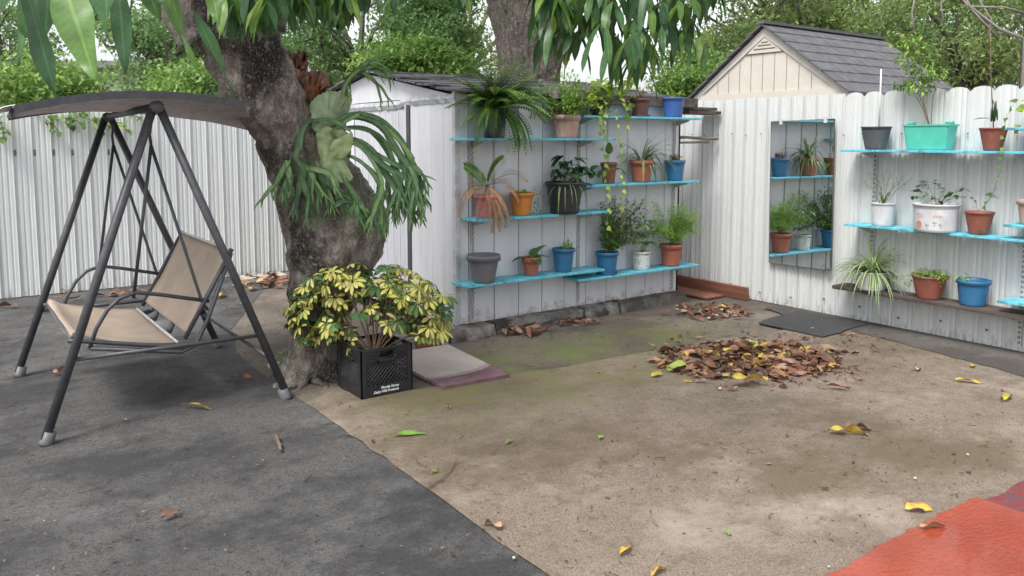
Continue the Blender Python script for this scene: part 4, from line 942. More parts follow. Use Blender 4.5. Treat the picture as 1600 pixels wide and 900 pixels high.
# C3
t_, top, s, r = pot(1361, 428, 457, 46, 40, C, ZC[2], PM['white'], 'striped spider plant spilling over a small white pot on the dark shelf', rimh=.05, rimw=1.02)
f_ = MB(); blade_plant(f_, top, 150, .38, .017, (.35, 1.5), (1.2, 3.4), 10, .03); finish(t_, foliage=(f_, LM['spider']))
t_, top, s, r = pot(1451, 430, 468, 52, 34, C, ZC[2], PM['terra2'], 'terracotta pot overflowing with small succulent leaves on the dark shelf', rimh=.08, rimw=1.02)
f_ = MB()
for i in range(300):
    a = rd(0, 6.28); k = math.sqrt(random.random()) * (r + .01); f_.leaf(top + Vector((math.cos(a) * k, math.sin(a) * k, rd(0, .045) + .01)), rv(1), rd(.014, .026), .014, .2, None, 2, 'obov')
for cx_, cy_, n_ in ((1446, 450, 60), (1420, 440, 50), (1470, 435, 40)):
    for i in range(n_): f_.leaf(on(cx_ + random.gauss(0, 7), cy_ + random.gauss(0, 7), 0, 5.945 + rd(-.01, .012)), rv(1), rd(.014, .026), .014, .2, None, 2, 'obov')
finish(t_, foliage=(f_, LM['light']))
t_, top, s, r = pot(1519, 436, 478, 49, 36, C, ZC[2], PM['teal'], 'blue pot with one small leafy sprout on the dark shelf, rightmost of its row', rimh=.16)
f_ = MB()
for i in range(18): f_.leaf(top + Vector((-.02, .06, .01)) + rv(.015), ang(rd(0, 6.28), rd(.1, 1.1)), rd(.03, .05), .032, .7, None, 4, 'ovate')
finish(t_, foliage=(f_, LM['light']))

# ------------------------------------------------------------------ porch swing
sw = thing('porch_swing', (.97, 5.16, 0), 'charcoal metal porch swing with tan sling seat and sagging grey canopy', 'swing')
YN, YFa = 4.45, 5.87
def bar(name, pts, r, m='frame', n=12, parent=None):
    mb = MB(); mb.tube(pts, r, n); return mb.build(name, M[m], parent or sw)
for (y, x0, x1, z, yo) in ((YN, .365, 1.585, 1.68, .0), (YFa, .355, 1.59, 1.66, .0)):
    for x in (x0, x1):
        xa = .94 + (x - .94) * .03; d = Vector((x - xa, 0, -z))
        L_ = bar('leg', [(xa, y, z - .02), (x, y, .03)], .0225)
        mb = MB(); k = d.normalized()
        mb.tube([Vector((x, y, 0)) - k * .07, Vector((x, y, 0)) - k * .02, Vector((x, y, .0)) + Vector((0, 0, .004))], [.030, .031, .036], 14); mb.build('foot_cap', M['plastic_grey'], L_)
    f = .405 / z
    a = Vector((x0 + (.94 - x0) * f * .97, y, .41)); b2 = Vector((x1 + (.94 - x1) * f * .97, y, .40)); bar('cross_brace', [a, b2], .011)
    mb = MB(); mb.tube([(.94, y - .04, z - .01), (.94, y + .03, z - .01)], .032, 14); mb.build('apex_joint', M['plastic_grey'], sw)
bar('top_beam', [(.94, YN, 1.672), (.94, YFa, 1.655)], .021)
bar('rear_bar', [(1.492, YN + .01, .26), (1.495, YFa - .01, .26)], .011)
# seat
Ys, Yt = 4.62, 5.70
def sling(name, prof, y0, y1, m, sag=.02, ny=16):
    mb = MB(); vs = []; n = len(prof)
    for j in range(ny + 1):
        v = j / ny; y = y0 + (y1 - y0) * v
        for i, (x, z) in enumerate(prof):
            s = sag * math.sin(math.pi * v) * math.sin(math.pi * i / (n - 1)); vs.append((x, y, z - s + noise.noise(Vector((x * 6, y * 4, z * 6))) * .006))
    vs2 = [(x + .001, y, z - .003) for x, y, z in vs]; k = len(vs); fs = []
    for j in range(ny):
        for i in range(n - 1): q = (j*n+i, j*n+i+1, (j+1)*n+i+1, (j+1)*n+i); fs += [q, tuple(w_ + k for w_ in q[::-1])]
    for j in range(ny): fs += [(j*n, (j+1)*n, (j+1)*n+k, j*n+k), (j*n+n-1, j*n+n-1+k, (j+1)*n+n-1+k, (j+1)*n+n-1)]
    for i in range(n - 1): fs += [(i, i+k, i+1+k, i+1)]; q = ny * n; fs += [(q+i, q+i+1, q+i+1+k, q+i+k)]
    mb.add(vs + vs2, fs); return mb.build(name, M[m], sw)
seatp = [(.53 + .5 * i / 16, .500 - .115 * i / 16 + (.012 if i < 2 else 0) - .018 * math.sin(math.pi * i / 16)) for i in range(17)]
seatp = [(.515, .47), (.52, .495)] + seatp
sling('seat', seatp, Ys, Yt, 'sling', .045)
backp = [(1.085 + .25 * i / 12, .43 + .445 * i / 12) for i in range(13)]
sling('backrest', [(x + .012 * math.sin(math.pi * i / 12), z) for i, (x, z) in enumerate(backp)], Ys, Yt, 'sling', .012)
for y in (Ys - .015, Yt + .015):
    bar('seat_rail', [(.50, y, .475), (.56, y, .465), (1.06, y, .355), (1.12, y, .36)], .012)
    bar('lower_rail', [(.60, y, .42), (1.05, y, .33), (1.13, y, .36), (1.20, y, .50), (1.34, y, .86)], .012)
    bar('back_post', [(1.07, y, .40), (1.345, y, .885)], .013)
    bar('armrest', [(.60, y, .42), (.635, y, .52), (.69, y, .61), (.75, y, .665), (.83, y, .69), (.95, y, .665), (1.21, y, .598)], .011)
    bar('hanger', [(.94, y, 1.47), (.82, y, .66)], .009); bar('hanger', [(.94, y, 1.47), (1.17, y, .60), (1.20, y, .55)], .009)
    bar('hanger_hook', [(.94, y, 1.62), (.945, y + .01, 1.58), (.935, y, 1.53), (.94, y, 1.47)], .008)
mb = MB(); mb.tube([(1.035, Ys, .385), (1.035, Yt, .385)], .008, 8); mb.build('rear_seat_rod', M['bracket'], sw)
mb = MB(); mb.tube([(.52, Ys, .482), (.52, Yt, .482)], .009, 8); mb.build('front_seat_rod', M['frame'], sw)
mb = MB(); mb.tube([(1.335, Ys - .01, .879), (1.335, Yt + .01, .879)], .008, 8); mb.build('back_top_rod', M['bracket'], sw)
for y in (4.95, 5.35): bar('joint_tab', [(1.06, y, .37), (1.09, y, .43)], .018, 'plastic_grey')
# canopy
def canz(x, v):
    u = (x - .93) / .74; return 1.735 - .125 * u * u * (1 - (.45 * v if u > 0 else 0))
mb = MB(); NX, NY = 36, 24; vs = []
for j in range(NY + 1):
    v = j / NY; y = 4.36 + (5.98 - 4.36) * v
    for i in range(NX + 1):
        xl = .31 + .08 * v; xr = 1.37 + .62 * v; x = xl + (xr - xl) * i / NX
        s = .05 * math.sin(math.pi * v) * (.4 + .6 * math.sin(math.pi * i / NX)) + noise.noise(Vector((x * 3, y * 2.2, 0))) * .02 + (.05 * math.sin(math.pi * v) * max(0, (x - .95)) * .8)
        vs.append((x, y, canz(x, v) - s - .02 * v))
n = NX + 1; k = len(vs); vs2 = [(x, y, z - .004) for x, y, z in vs]
fs = []
for j in range(NY):
    for i in range(NX): q = (j*n+i, j*n+i+1, (j+1)*n+i+1, (j+1)*n+i); fs += [q, tuple(w_ + k for w_ in q[::-1])]
mb.add(vs + vs2, fs); mb.build('canopy', M['canopy'], sw)
for y, yo, xr in ((4.36, 0, 1.37), (5.98, .08, 1.99)):
    mb = MB(); vs = []; fs = []
    for i in range(41):
        x = .31 + yo + (xr - .31 - yo) * i / 40; z = canz(x, 1 if yo else 0) - (.02 if yo else 0)
        for dz in (.012, -.026): vs += [(x, y - .006, z + dz), (x, y + .006, z + dz)]
    for i in range(40):
        a = i * 4; fs += [(a, a+4, a+6, a+2), (a+1, a+3, a+7, a+5), (a, a+1, a+5, a+4), (a+2, a+6, a+7, a+3)]
    mb.add(vs, fs, smooth=False); mb.build('canopy_rail', M['frame'], sw)
mb = MB(); mb.tube([(.31, 4.36, canz(.31, 0)), (.39, 5.98, canz(.39, 0) - .02)], .010, 8); mb.build('canopy_front_bar', M['frame'], sw)
mb = MB(); vs = []; 
for j in range(13):
    y = 4.36 + 1.0 * j / 12
    for i in range(5): a = i / 4; vs.append((.315 + .045 * (y - 4.36) - .11 * math.sin(a * 1.6), y, canz(.31, 0) + .014 - .085 * a ** 1.6 + .006 * math.sin(j * 1.3)))
mb.add(vs, [(j*5+i, j*5+i+1, (j+1)*5+i+1, (j+1)*5+i) for j in range(12) for i in range(4)]); mb.build('canopy_flap', mat('pale_flap_cloth', (.72, .71, .72), (.62, .61, .62), 6, .7), sw)  # flap coloured much paler than the rest of the canopy cloth

# ------------------------------------------------------------------ the mango tree
tree = thing('mango_tree', (1.86, 4.75, 0), 'thick leaning mango tree with rough mottled bark behind the porch swing', 'tree')
prof = [(612, 428, 540), (602, 434, 534), (585, 441, 530), (560, 447, 528), (520, 450, 532), (480, 452, 548), (440, 450, 578), (400, 444, 598), (370, 437, 606), (340, 429, 605), (310, 424, 594), (280, 417, 570), (250, 406, 542), (220, 390, 518), (190, 371, 500), (160, 350, 482), (130, 334, 470), (100, 318, 456), (70, 300, 446), (40, 284, 440), (5, 268, 440), (-40, 250, 440)]
YT = 4.80
rings = []
for (py, l, r_) in prof:
    a = on(l, py, 1, YT); b2 = on(r_, py, 1, YT); c = (a + b2) / 2; w_ = (b2 - a).length / 2 * .89
    rings.append((c, w_))
rings[0][0].z = -.03; 
mb = MB(); NS, SUB = 150, 14; vs = []; nr = 0
for i in range(len(rings) - 1):
    for k in range(SUB):
        t = k / SUB; c = rings[i][0].lerp(rings[i+1][0], t); w_ = rings[i][1] * (1 - t) + rings[i+1][1] * t
        for q in range(NS):
            a = 2 * math.pi * q / NS; d = Vector((math.cos(a), math.sin(a) * .82, 0))
            P = c + d * w_
            k1 = noise.noise(P * 3.2) * .040 + noise.noise(P * 8) * .026 + noise.noise(Vector((P.x * 22, P.y * 22, P.z * 9))) * .009 + (.35 - abs(noise.noise(Vector((P.x * 26 + P.z * 3, P.y * 26, P.z * 10))))) * .034 + (.3 - abs(noise.noise(Vector((P.x * 12, P.y * 12, P.z * 5 + 9))))) * .03 + noise.noise(Vector((P.x * 80, P.y * 80, P.z * 40))) * .005
            flare = max(0, .16 - P.z) * .5 * (.5 + .5 * math.sin(a * 5 + 1)) * 1.0
            # dark hollow facing the yard
            hc = on(478, 400, 1, 4.55); dh = (Vector((P.x, P.y, 0)) - Vector((hc.x, hc.y + .02, 0))).length; hv = math.exp(-(dh / .055) ** 2 - ((P.z - .80) / .17) ** 2) * .10
            vs.append(P + d.normalized() * (k1 + flare - hv))
        nr += 1
mb.add(vs, [(i*NS+q, i*NS+(q+1) % NS, (i+1)*NS+(q+1) % NS, (i+1)*NS+q) for i in range(nr-1) for q in range(NS)])
def limb(mb, pts, r0, r1, n=20, amp=.02):
    P = []; K = 10
    for i in range(len(pts) - 1):
        for k in range(K): P.append(Vector(pts[i]).lerp(Vector(pts[i+1]), k / K))
    P.append(Vector(pts[-1])); 
    base = mb.n; mb.tube(P, [r0 + (r1 - r0) * i / len(P) for i in range(len(P))], n)
    for j in range(base, mb.n):
        q = Vector(mb.v[j]); k1 = noise.noise(q * 6) * amp + noise.noise(q * 18) * amp * .5; mb.v[j] = tuple(q + Vector((k1, k1, k1 * .3)))
l1 = on(318, 60, 1, YT); l2 = on(408, 40, 1, YT)
limb(mb, [l1, on(262, -40, 1, YT), on(170, -170, 1, 4.6), on(40, -330, 1, 4.2)], .15, .07)
limb(mb, [l2, on(425, -60, 1, YT), on(470, -260, 1, 4.9), on(560, -420, 1, 4.6)], .15, .09)
limb(mb, [on(425, -60, 1, YT), on(560, -170, 1, 4.2), Vector((2.8, 3.6, 2.85)), Vector((3.2, 3.0, 2.95))], .10, .05)
limb(mb, [on(300, -50, 1, YT), Vector((1.0, 3.6, 2.6)), Vector((.8, 2.4, 2.7)), Vector((.9, 1.4, 2.6))], .10, .04)
for k in range(7):      # surface roots
    a = rd(3.2, 6.4); p = Vector((1.86, 4.78, .05)); p.z = .015; pts = [p + Vector((math.cos(a), math.sin(a), 0)) * (.12 + .06 * j) + Vector((0, 0, -.008 * j)) + rv(.012) for j in range(4)]; mb.tube(pts, [.045, .03, .018, .006], 10, squash=.7)
mb.build('trunk', M['bark'], tree)
# crown: hanging whorls of long leaves in view, and the mass above
fo, tw = MB(), MB()
def whorl(c, n, L, W, spread=.9, down=.9, seg=6, prof='lance'):
    c = Vector(c)
    for i in range(n):
        a = rd(0, 6.28); d = Vector((math.cos(a) * spread, math.sin(a) * spread, -down * rd(.4, 1.2)))
        fo.leaf(c + rv(.012), d, L * rd(.65, 1.1), W * rd(.75, 1.1), rd(.8, 1.8), None, seg, prof, .25, wave=.07, twist=rd(-.7, .7))
hang = []
# right-hand curtain of leaves
for (px, py, d) in [(845, -10, 3.1), (870, 20, 3.3), (900, 0, 3.2), (880, 50, 3.2), (862, 85, 3.3), (925, 30, 3.0), (950, 60, 2.9), (940, 5, 3.1), (975, 30, 3.0), (985, 75, 3.0), (1010, 10, 3.1), (1030, 45, 3.1), (1010, 80, 3.2), (1055, 10, 3.2), (1075, 35, 3.2), (1095, 0, 3.3), (1110, 30, 3.3), (1140, -10, 3.5), (1045, 75, 3.1), (965, 95, 3.0), (895, 85, 3.3), (1000, 110, 3.2), (1065, 60, 3.4), (910, 60, 3.5), (1085, 85, 3.3), (855, 45, 3.5), (1125, -20, 3.2), (990, 0, 3.4)]:
    for rep_ in range(2 if px > 1020 else 3): c = at(px + rd(-18, 18), py - 30 + rd(-16, 8), d + rd(-.1, .35)); whorl(c, random.randint(3, 7), .18 * rd(.7, 1.2), .038, rd(.5, 1.0), rd(.7, 1.2))
    hang.append((c, Vector((2.3 + rd(-.3, .4), 2.6 + rd(-.3, .3), 2.75))))
for (px, py, d) in [(345, -10, 3.4), (380, -5, 3.3), (410, 0, 3.2), (440, -8, 3.3), (470, 0, 3.3), (500, -10, 3.4), (530, 5, 3.4), (555, -15, 3.5), (425, 15, 3.2), (360, 15, 3.3), (490, 15, 3.5), (590, -25, 3.6), (620, -35, 3.6), (395, 25, 3.4), (520, 25, 3.6)]:
    for rep_ in range(3): c = at(px + rd(-16, 16), py - 22 + rd(-12, 8), d + rd(-.1, .2)); whorl(c, 5, .18, .045, .6, 1.0)
    hang.append((c, Vector((1.7 + rd(-.2, .2), 3.2, 2.6))))
# near leaves at top left, placed singly
for (x0, y0, x1, y1, d, W, rn) in [(35, -40, 72, 150, 1.75, .060, .15), (40, -50, 25, 60, 1.8, .06, .35), (95, -40, 150, 118, 1.6, .075, .82), (165, -60, 178, 62, 1.7, .060, .5), (185, -30, 180, 108, 1.9, .045, .25), (80, -60, 78, 60, 1.8, .05, .25), (10, -60, -20, 50, 1.7, .06, .4), (245, -60, 318, 95, 1.8, .06, .84), (262, -50, 290, 58, 1.9, .05, .7), (300, 10, 375, 150, 2.1, .045, .35), (150, -60, 140, 30, 1.7, .06, .4), (205, -70, 215, 20, 1.9, .05, .2), (120, -60, 125, 40, 1.9, .05, .55), (330, -30, 345, 40, 2.4, .05, .8), (290, -30, 265, 20, 1.9, .05, .3), (60, -60, 30, 100, 2.0, .05, .5), (225, -30, 245, 30, 2.1, .05, .6)]:
    p, q = at(x0, y0, d), at(x1, y1, d + rd(-.05, .05)); fo.leaf(p, (q - p) + rv(.015), (q - p).length * 1.02, W, .10, rn, 10, 'lance', .22, upv=-fw + rv(.5), wave=.12, twist=rd(-.8, .8))
    hang.append((p, p + Vector((rd(-.2, .2), rd(.1, .5), .35))))
for c, q in hang:
    if random.random() < .75:
        mid = (c + q) / 2 + rv(.06); tw.tube([c - Vector((0, 0, .01)), c + Vector((0, 0, .05)), mid, q], [.002, .003, .005, .010], 5)
# upper crown (mostly above the picture)
rs = np.random.RandomState(5); cl = []
for i in range(95):
    a = rs.uniform(0, 6.28); k = math.sqrt(rs.uniform(.05, 1)) * 2.6; z = rs.uniform(2.75, 4.6)
    c = Vector((1.6 + math.cos(a) * k, 3.9 + math.sin(a) * k, z)); cl.append(c)
    dd_ = dep(c); 
for c in cl:
    for j in range(4): whorl(c + rv(.22), 5, .2, .05, .9, .5, 3)
for c in cl[::3]:
    tw.tube([Vector((1.5, 4.5, 2.6)), Vector((1.6, 4.2, 2.9)).lerp(c, .5) + rv(.1), c], [.05, .025, .008], 6)
fo.build('crown', LM['mango'], tree); tw.build('branches', M['twigb'], tree)
# aluminium tag on the trunk
dpt = on(567, 349, 1, 4.50)
mb = MB(); n_ = (Vector((0, 0, CH)) - dpt); n_.z = 0; n_.normalize(); q = n_.to_track_quat('Z', 'Y').to_matrix().to_4x4()
TRK_TAG = (dpt, n_, q)

# ------------------------------------------------------------------ staghorn fern on the trunk
def trunk_front(px, py, off=0.0):
    """point on the camera side of the trunk surface along the sight line"""
    for i in range(len(prof) - 1):
        if prof[i][0] >= py >= prof[i+1][0]:
            t = (prof[i][0] - py) / (prof[i][0] - prof[i+1][0]); l = prof[i][1] * (1-t) + prof[i+1][1] * t; r_ = prof[i][2] * (1-t) + prof[i+1][2] * t; break
    cxx = (l + r_) / 2; hw_ = (r_ - l) / 2; u = max(-.98, min(.98, (px - cxx) / hw_)); c = on(px, py, 1, YT); rad = hw_ * dep(c) / F
    dirc = Vector((0, 0, CH)) - c; dirc.normalize(); return c + dirc * (rad * .80 * math.sqrt(1 - u * u) + off)
p = trunk_front(567, 349, .012); mb = MB(); mb.lathe([(0, .004), (.02, .003), (.027, .005), (.029, .0)], p, 20, q)
tag(mb.build('metal_tag', M['disc']), 'round crinkled silver disc nailed to the mango trunk', 'metal disc')
sf = thing('staghorn_fern', trunk_front(500, 220), 'large staghorn fern with pale shields and long forked fronds growing on the mango trunk', 'fern')
V = -fw.copy(); V.z = 0; V.normalize()
def plate(mb, pts, d, thick_curl=.03, rnd=.5, rim=0., upn=None, puff=.04, ridge=.0022, org=None):
    """thin veined plate frond: outline in photo points at distance d, cupped, ribs fanning out from org, wavy margin"""
    n = len(pts); K = 9
    ox, oy = org if org else (sum(p[0] for p in pts) / n, sum(p[1] for p in pts) / n)
    sd = random.random() * 50; vs = [at(ox, oy, d)]
    for k in range(1, K + 1):
        f = k / K
        for i, (x, y) in enumerate(pts):
            wv = noise.noise(Vector((i * .35 + sd, f * 2, 1))) * thick_curl * f ** 2 * 1.6
            q = at(ox + (x - ox) * f, oy + (y - oy) * f, d) + V * (puff * math.sin(math.pi * min(1, f * .9)) + wv + (ridge if i % 2 else -ridge) * (.3 + f)); vs.append(q)
    fs = [(0, 1 + i, 1 + (i + 1) % n) for i in range(n)]
    for k in range(K - 1): fs += [(1+k*n+i, 1+(k+1)*n+i, 1+(k+1)*n+(i+1) % n, 1+k*n+(i+1) % n) for i in range(n)]
    mb.add(vs, fs, rnd, [0.] + [f / K for f in range(1, K + 1) for _ in range(n)])
def smooth_poly(pts, n=40, jag=0.):
    out = []; m_ = len(pts)
    for i in range(n):
        t = i / n * m_; k = int(t); u = t - k; p0, p1, p2, p3 = pts[(k-1) % m_], pts[k % m_], pts[(k+1) % m_], pts[(k+2) % m_]
        f = lambda a: .5 * ((2 * p1[a]) + (-p0[a] + p2[a]) * u + (2*p0[a] - 5*p1[a] + 4*p2[a] - p3[a]) * u*u + (-p0[a] + 3*p1[a] - 3*p2[a] + p3[a]) * u**3)
        j = (1 if i % 2 else -1) * jag; out.append((f(0) + j, f(1) + j * .8))
    return out
ds = dep(trunk_front(500, 230)) - .02
sh = MB()
plate(sh, smooth_poly([(480, 178), (490, 156), (512, 143), (534, 146), (546, 160), (543, 185), (537, 205), (515, 212), (490, 205)], 64, jag=.8), ds - .01, .016, .2, puff=.035, org=(515, 212), ridge=.0036)
plate(sh, smooth_poly([(496, 205), (515, 198), (545, 208), (549, 240), (540, 262), (552, 276), (540, 286), (522, 282), (508, 284), (502, 255), (496, 225)], 64, jag=.3), ds - .03, .010, .7, puff=.025, org=(522, 215), ridge=.0010)
plate(sh, smooth_poly([(515, 236), (520, 222), (536, 212), (551, 208), (550, 230), (538, 246), (522, 246)], 40), ds - .075, .006, .95, puff=.01, ridge=.0006)
plate(sh, smooth_poly([(530, 150), (545, 142), (550, 152), (547, 170), (540, 178)], 30, jag=.3), ds + .02, .03, .9, puff=.01, ridge=.002)
sh.build('shield_frond', LM['shield'], sf)
br = MB()
plate(br, smooth_poly([(441, 118), (440, 92), (447, 80), (460, 86), (470, 80), (480, 92), (474, 108), (482, 128), (468, 150), (448, 140)], 56, jag=2.2), ds + .12, .06, .45, org=(462, 160), puff=.02, ridge=.004)
plate(br, smooth_poly([(452, 160), (468, 128), (482, 114), (500, 113), (513, 126), (509, 146), (494, 160), (486, 190), (472, 205), (456, 190)], 56, jag=1.8), ds + .07, .05, .3, org=(478, 205), puff=.03, ridge=.004)
plate(br, smooth_poly([(437, 236), (448, 205), (466, 190), (482, 210), (484, 245), (470, 268), (446, 262)], 48, jag=.6), ds + .02, .02, .05, puff=.03, ridge=.001)
plate(br, smooth_poly([(470, 132), (484, 112), (505, 112), (514, 130), (506, 150), (488, 156)], 44, jag=2), ds + .03, .06, 1.0, org=(485, 165), puff=.01, ridge=.004)
plate(br, smooth_poly([(440, 98), (446, 80), (462, 84), (476, 80), (478, 98), (462, 110), (446, 108)], 40, jag=2.4), ds + .09, .06, .98, org=(462, 130), puff=.01, ridge=.004)
plate(br, smooth_poly([(452, 118), (466, 108), (484, 120), (488, 145), (470, 165), (455, 150)], 40, jag=1.6), ds + .05, .05, .1, org=(470, 170), puff=.02, ridge=.003)
br.build('dead_shield', LM['brownfrond'], sf)
fr = MB()
def ribbon(mb, P, wf, rnd):
    n = len(P); vs = []; ed = []
    tw = rd(-.6, .6); 
    for i, p in enumerate(P):
        d = (P[min(i+1, n-1)] - P[max(i-1, 0)]).normalized(); side = d.cross(V + rt * (tw * i / n) + Vector((0, 0, .25))).normalized(); w_ = wf(i / (n - 1)) * .5
        nn = side.cross(d); vs += [p - side * w_ + nn * w_ * .35, p, p + side * w_ + nn * w_ * .35]; ed += [1, 0, 1]
    fs = []
    for i in range(n - 1): a = i * 3; fs += [(a, a+1, a+4, a+3), (a+1, a+2, a+5, a+4)]
    mb.add(vs, fs, rnd, ed, tt=[k // 3 / n for k in range(n * 3)])
def fork(mb, p, d, w_, L, lev, rnd):
    side = d.cross(V + rv(.3)).normalized()
    for sg in (-1, 1):
        if lev < 2 and random.random() < .1: continue
        dd_ = (d + side * sg * rd(.2, .5) + rv(.1)).normalized(); q = p - d * w_ * .5; P = [q.copy()]; l = L * rd(.45, 1.3)
        for k in range(7): dd_ = (dd_ + Vector((0, 0, -.10)) + rv(.07)).normalized(); q = q + dd_ * l / 7; P.append(q.copy())
        ribbon(mb, P, (lambda t: w_ * (.80 + .35 * math.sin(t * 3.1)) if lev else w_ * .95 * (1 - t ** 2.6) + .001), rnd)
        if lev: fork(mb, q, dd_, w_ * .62, L * .75, lev - 1, rnd)
def stagfrond(mb, pts, w0, w1, d0, d1, L, lev=2, jit=5):
    rnd = random.random(); n0 = len(pts); pp = [(x + random.gauss(0, jit) * k / n0, y + random.gauss(0, jit) * k / n0) for k, (x, y) in enumerate(pts)]
    P = []
    for i in range(n0 - 1):
        for k in range(7): u = k / 7; t = (i + u) / (n0 - 1); P.append(at(pp[i][0] + (pp[i+1][0] - pp[i][0]) * u, pp[i][1] + (pp[i+1][1] - pp[i][1]) * u, d0 + (d1 - d0) * t))
    P.append(at(pp[-1][0], pp[-1][1], d1))
    for _ in range(14): P = [P[0]] + [(P[i-1] + P[i] * 2 + P[i+1]) / 4 for i in range(1, len(P) - 1)] + [P[-1]]
    ribbon(mb, P, lambda t: w0 * .45 + (w1 - w0 * .45) * t, rnd); fork(mb, P[-1], (P[-1] - P[-3]).normalized(), w1 * .72, L, lev - 1, rnd)
random.seed(77)
for rep_ in range(4):
    for k_, (pts, w0, w1, dd_, L, lev) in [(k_, q_) for k_, q_ in enumerate([
        ([(515, 195), (550, 172), (600, 184), (630, 225), (645, 262)], .020, .030, -.10, .15, 3),
        ([(515, 200), (548, 180), (592, 190), (622, 230), (634, 272)], .020, .030, -.15, .15, 3),
        ([(518, 205), (560, 196), (600, 215), (616, 250), (625, 292)], .020, .028, -.05, .14, 3),
        ([(520, 215), (560, 215), (592, 240), (604, 275)], .020, .028, -.12, .14, 3),
        ([(530, 240), (560, 245), (588, 280), (603, 305)], .020, .028, -.06, .14, 3),
        ([(520, 190), (560, 176), (612, 195), (642, 240), (652, 285)], .018, .026, -.02, .15, 3),
        ([(525, 200), (575, 196), (608, 232), (614, 280)], .018, .026, .06, .14, 3),
        ([(520, 225), (555, 222), (580, 245), (596, 285), (600, 312)], .018, .026, -.16, .13, 3),
        ([(478, 200), (466, 225), (455, 245), (447, 262)], .026, .038, -.10, .14, 3),
        ([(482, 200), (470, 232), (472, 255), (478, 272)], .026, .036, -.08, .14, 3),
        ([(482, 205), (482, 240), (492, 268), (500, 285)], .022, .030, -.05, .14, 3),
        ([(500, 190), (485, 188), (474, 204), (464, 235)], .030, .036, -.13, .12, 2),
        ([(536, 190), (534, 160), (540, 132), (552, 116), (562, 112)], .020, .026, .05, .13, 3),
        ([(525, 245), (540, 285), (555, 308), (560, 318)], .022, .032, -.03, .12, 2)]) if rep_ == 0 or (rep_ == 1 and k_ % 2 == 0) or (0 < rep_ < 3 and k_ in (8, 9, 10)) or (rep_ > 0 and k_ in (1, 3, 12, 13))]:
        stagfrond(fr, pts, w0 * 1.25, w1 * 1.3, ds - .04, ds + dd_ + rd(-.03, .03), L * rd(.8, 1.1), lev, 4 + (3 if k_ > 7 else 7) * min(rep_, 1))
for pts in ([(482, 192), (498, 186), (520, 188), (538, 200)], [(515, 208), (530, 196), (550, 184), (565, 178)]):
    stagfrond(fr, pts, .03, .035, ds - .06, ds - .16, .06, 1, 1)
for cx_, cy_, rn in ((458, 172, .7), (462, 210, .8)): plate(fr, smooth_poly([(cx_-10, cy_+18), (cx_-8, cy_-12), (cx_+2, cy_-22), (cx_+11, cy_-20), (cx_+6, cy_+2), (cx_+8, cy_+20), (cx_, cy_+28)], 40), ds - .02, .02, rn, puff=.02, ridge=.0008)
fr.build('fertile_frond', LM['stag'], sf)

# ------------------------------------------------------------------ crate with the variegated shrub
cr = thing('milk_crate', (2.085, 4.33, .01), 'black plastic milk crate with white lettering at the foot of the mango tree', 'crate')
CW, CD_, CHt = .335, .335, .285; z0 = .012; bx0, by0 = 1.918, 4.155; bx1, by1 = bx0 + CW, by0 + CD_ + .0
def crate_side(p0, dirv, nrm):
    """one wall: frame members, handle opening, lattice window"""
    mb = MB(); T = .010
    def bx(u0, u1, v0, v1, t=T, o=0.):
        a = p0 + dirv * u0 + nrm * (-t + o); b2 = p0 + dirv * u1 + nrm * o
        lo = Vector((min(a.x, b2.x), min(a.y, b2.y), z0 + v0)); hi = Vector((max(a.x, b2.x), max(a.y, b2.y), z0 + v1)); mb.box(lo, hi)
    L = CW
    bx(0, .035, 0, CHt); bx(L - .035, L, 0, CHt); bx(.035, L - .035, 0, .065, T, -.002)
    bx(.035, L - .035, CHt - .018, CHt)
    for v in (.030, .048, .066): bx(.035, .11, CHt - v - .006, CHt - v, T, .002); bx(L - .11, L - .035, CHt - v - .006, CHt - v, T, .002)
    bx(.105, L - .105, CHt - .085, CHt - .07, T, .003); bx(.105, .115, CHt - .085, CHt - .018, T, .003); bx(L - .115, L - .105, CHt - .085, CHt - .018, T, .003)
    bx(.035, .105, CHt - .085, CHt - .018, .004, -.004); bx(L - .105, L - .035, CHt - .085, CHt - .018, .004, -.004)
    # diamond lattice
    u0, u1, v0, v1 = .035, L - .035, .065, CHt - .085; hgt = v1 - v0
    n = 11
    for s_ in (-1, 1):
        k = -hgt
        while k < (u1 - u0) + 0.001:
            a_u, a_v = k, 0.; b_u, b_v = k + hgt, hgt
            if a_u < 0: a_v = -a_u; a_u = 0
            if b_u > (u1 - u0): b_v = hgt - (b_u - (u1 - u0)); b_u = u1 - u0
            if b_u > a_u + .004:
                if s_ < 0: A_, B_ = ((u1 - u0) - a_u, a_v), ((u1 - u0) - b_u, b_v)
                else: A_, B_ = (a_u, a_v), (b_u, b_v)
                P = p0 + dirv * (u0 + A_[0]) - nrm * .006 + Vector((0, 0, z0 + v0 + A_[1])); Q = p0 + dirv * (u0 + B_[0]) - nrm * .006 + Vector((0, 0, z0 + v0 + B_[1]))
                mb.tube([P, Q], .0035, 5)
            k += .0265
    return mb
X, Y_ = Vector((1, 0, 0)), Vector((0, 1, 0))
for p0, dv_, nn in ((Vector((bx0, by0, 0)), X, -Y_), (Vector((bx0, by1, 0)), X, Y_), (Vector((bx0, by0, 0)), Y_, -X), (Vector((bx1, by0, 0)), Y_, X)):
    crate_side(p0, dv_, nn).build('crate_wall', M['crate'], cr, bevel=.0015)
mb = MB(); mb.box((bx0 + .004, by0 + .004, z0), (bx1 - .004, by1 - .004, z0 + .008)); mb.build('crate_floor', M['crate'], cr)
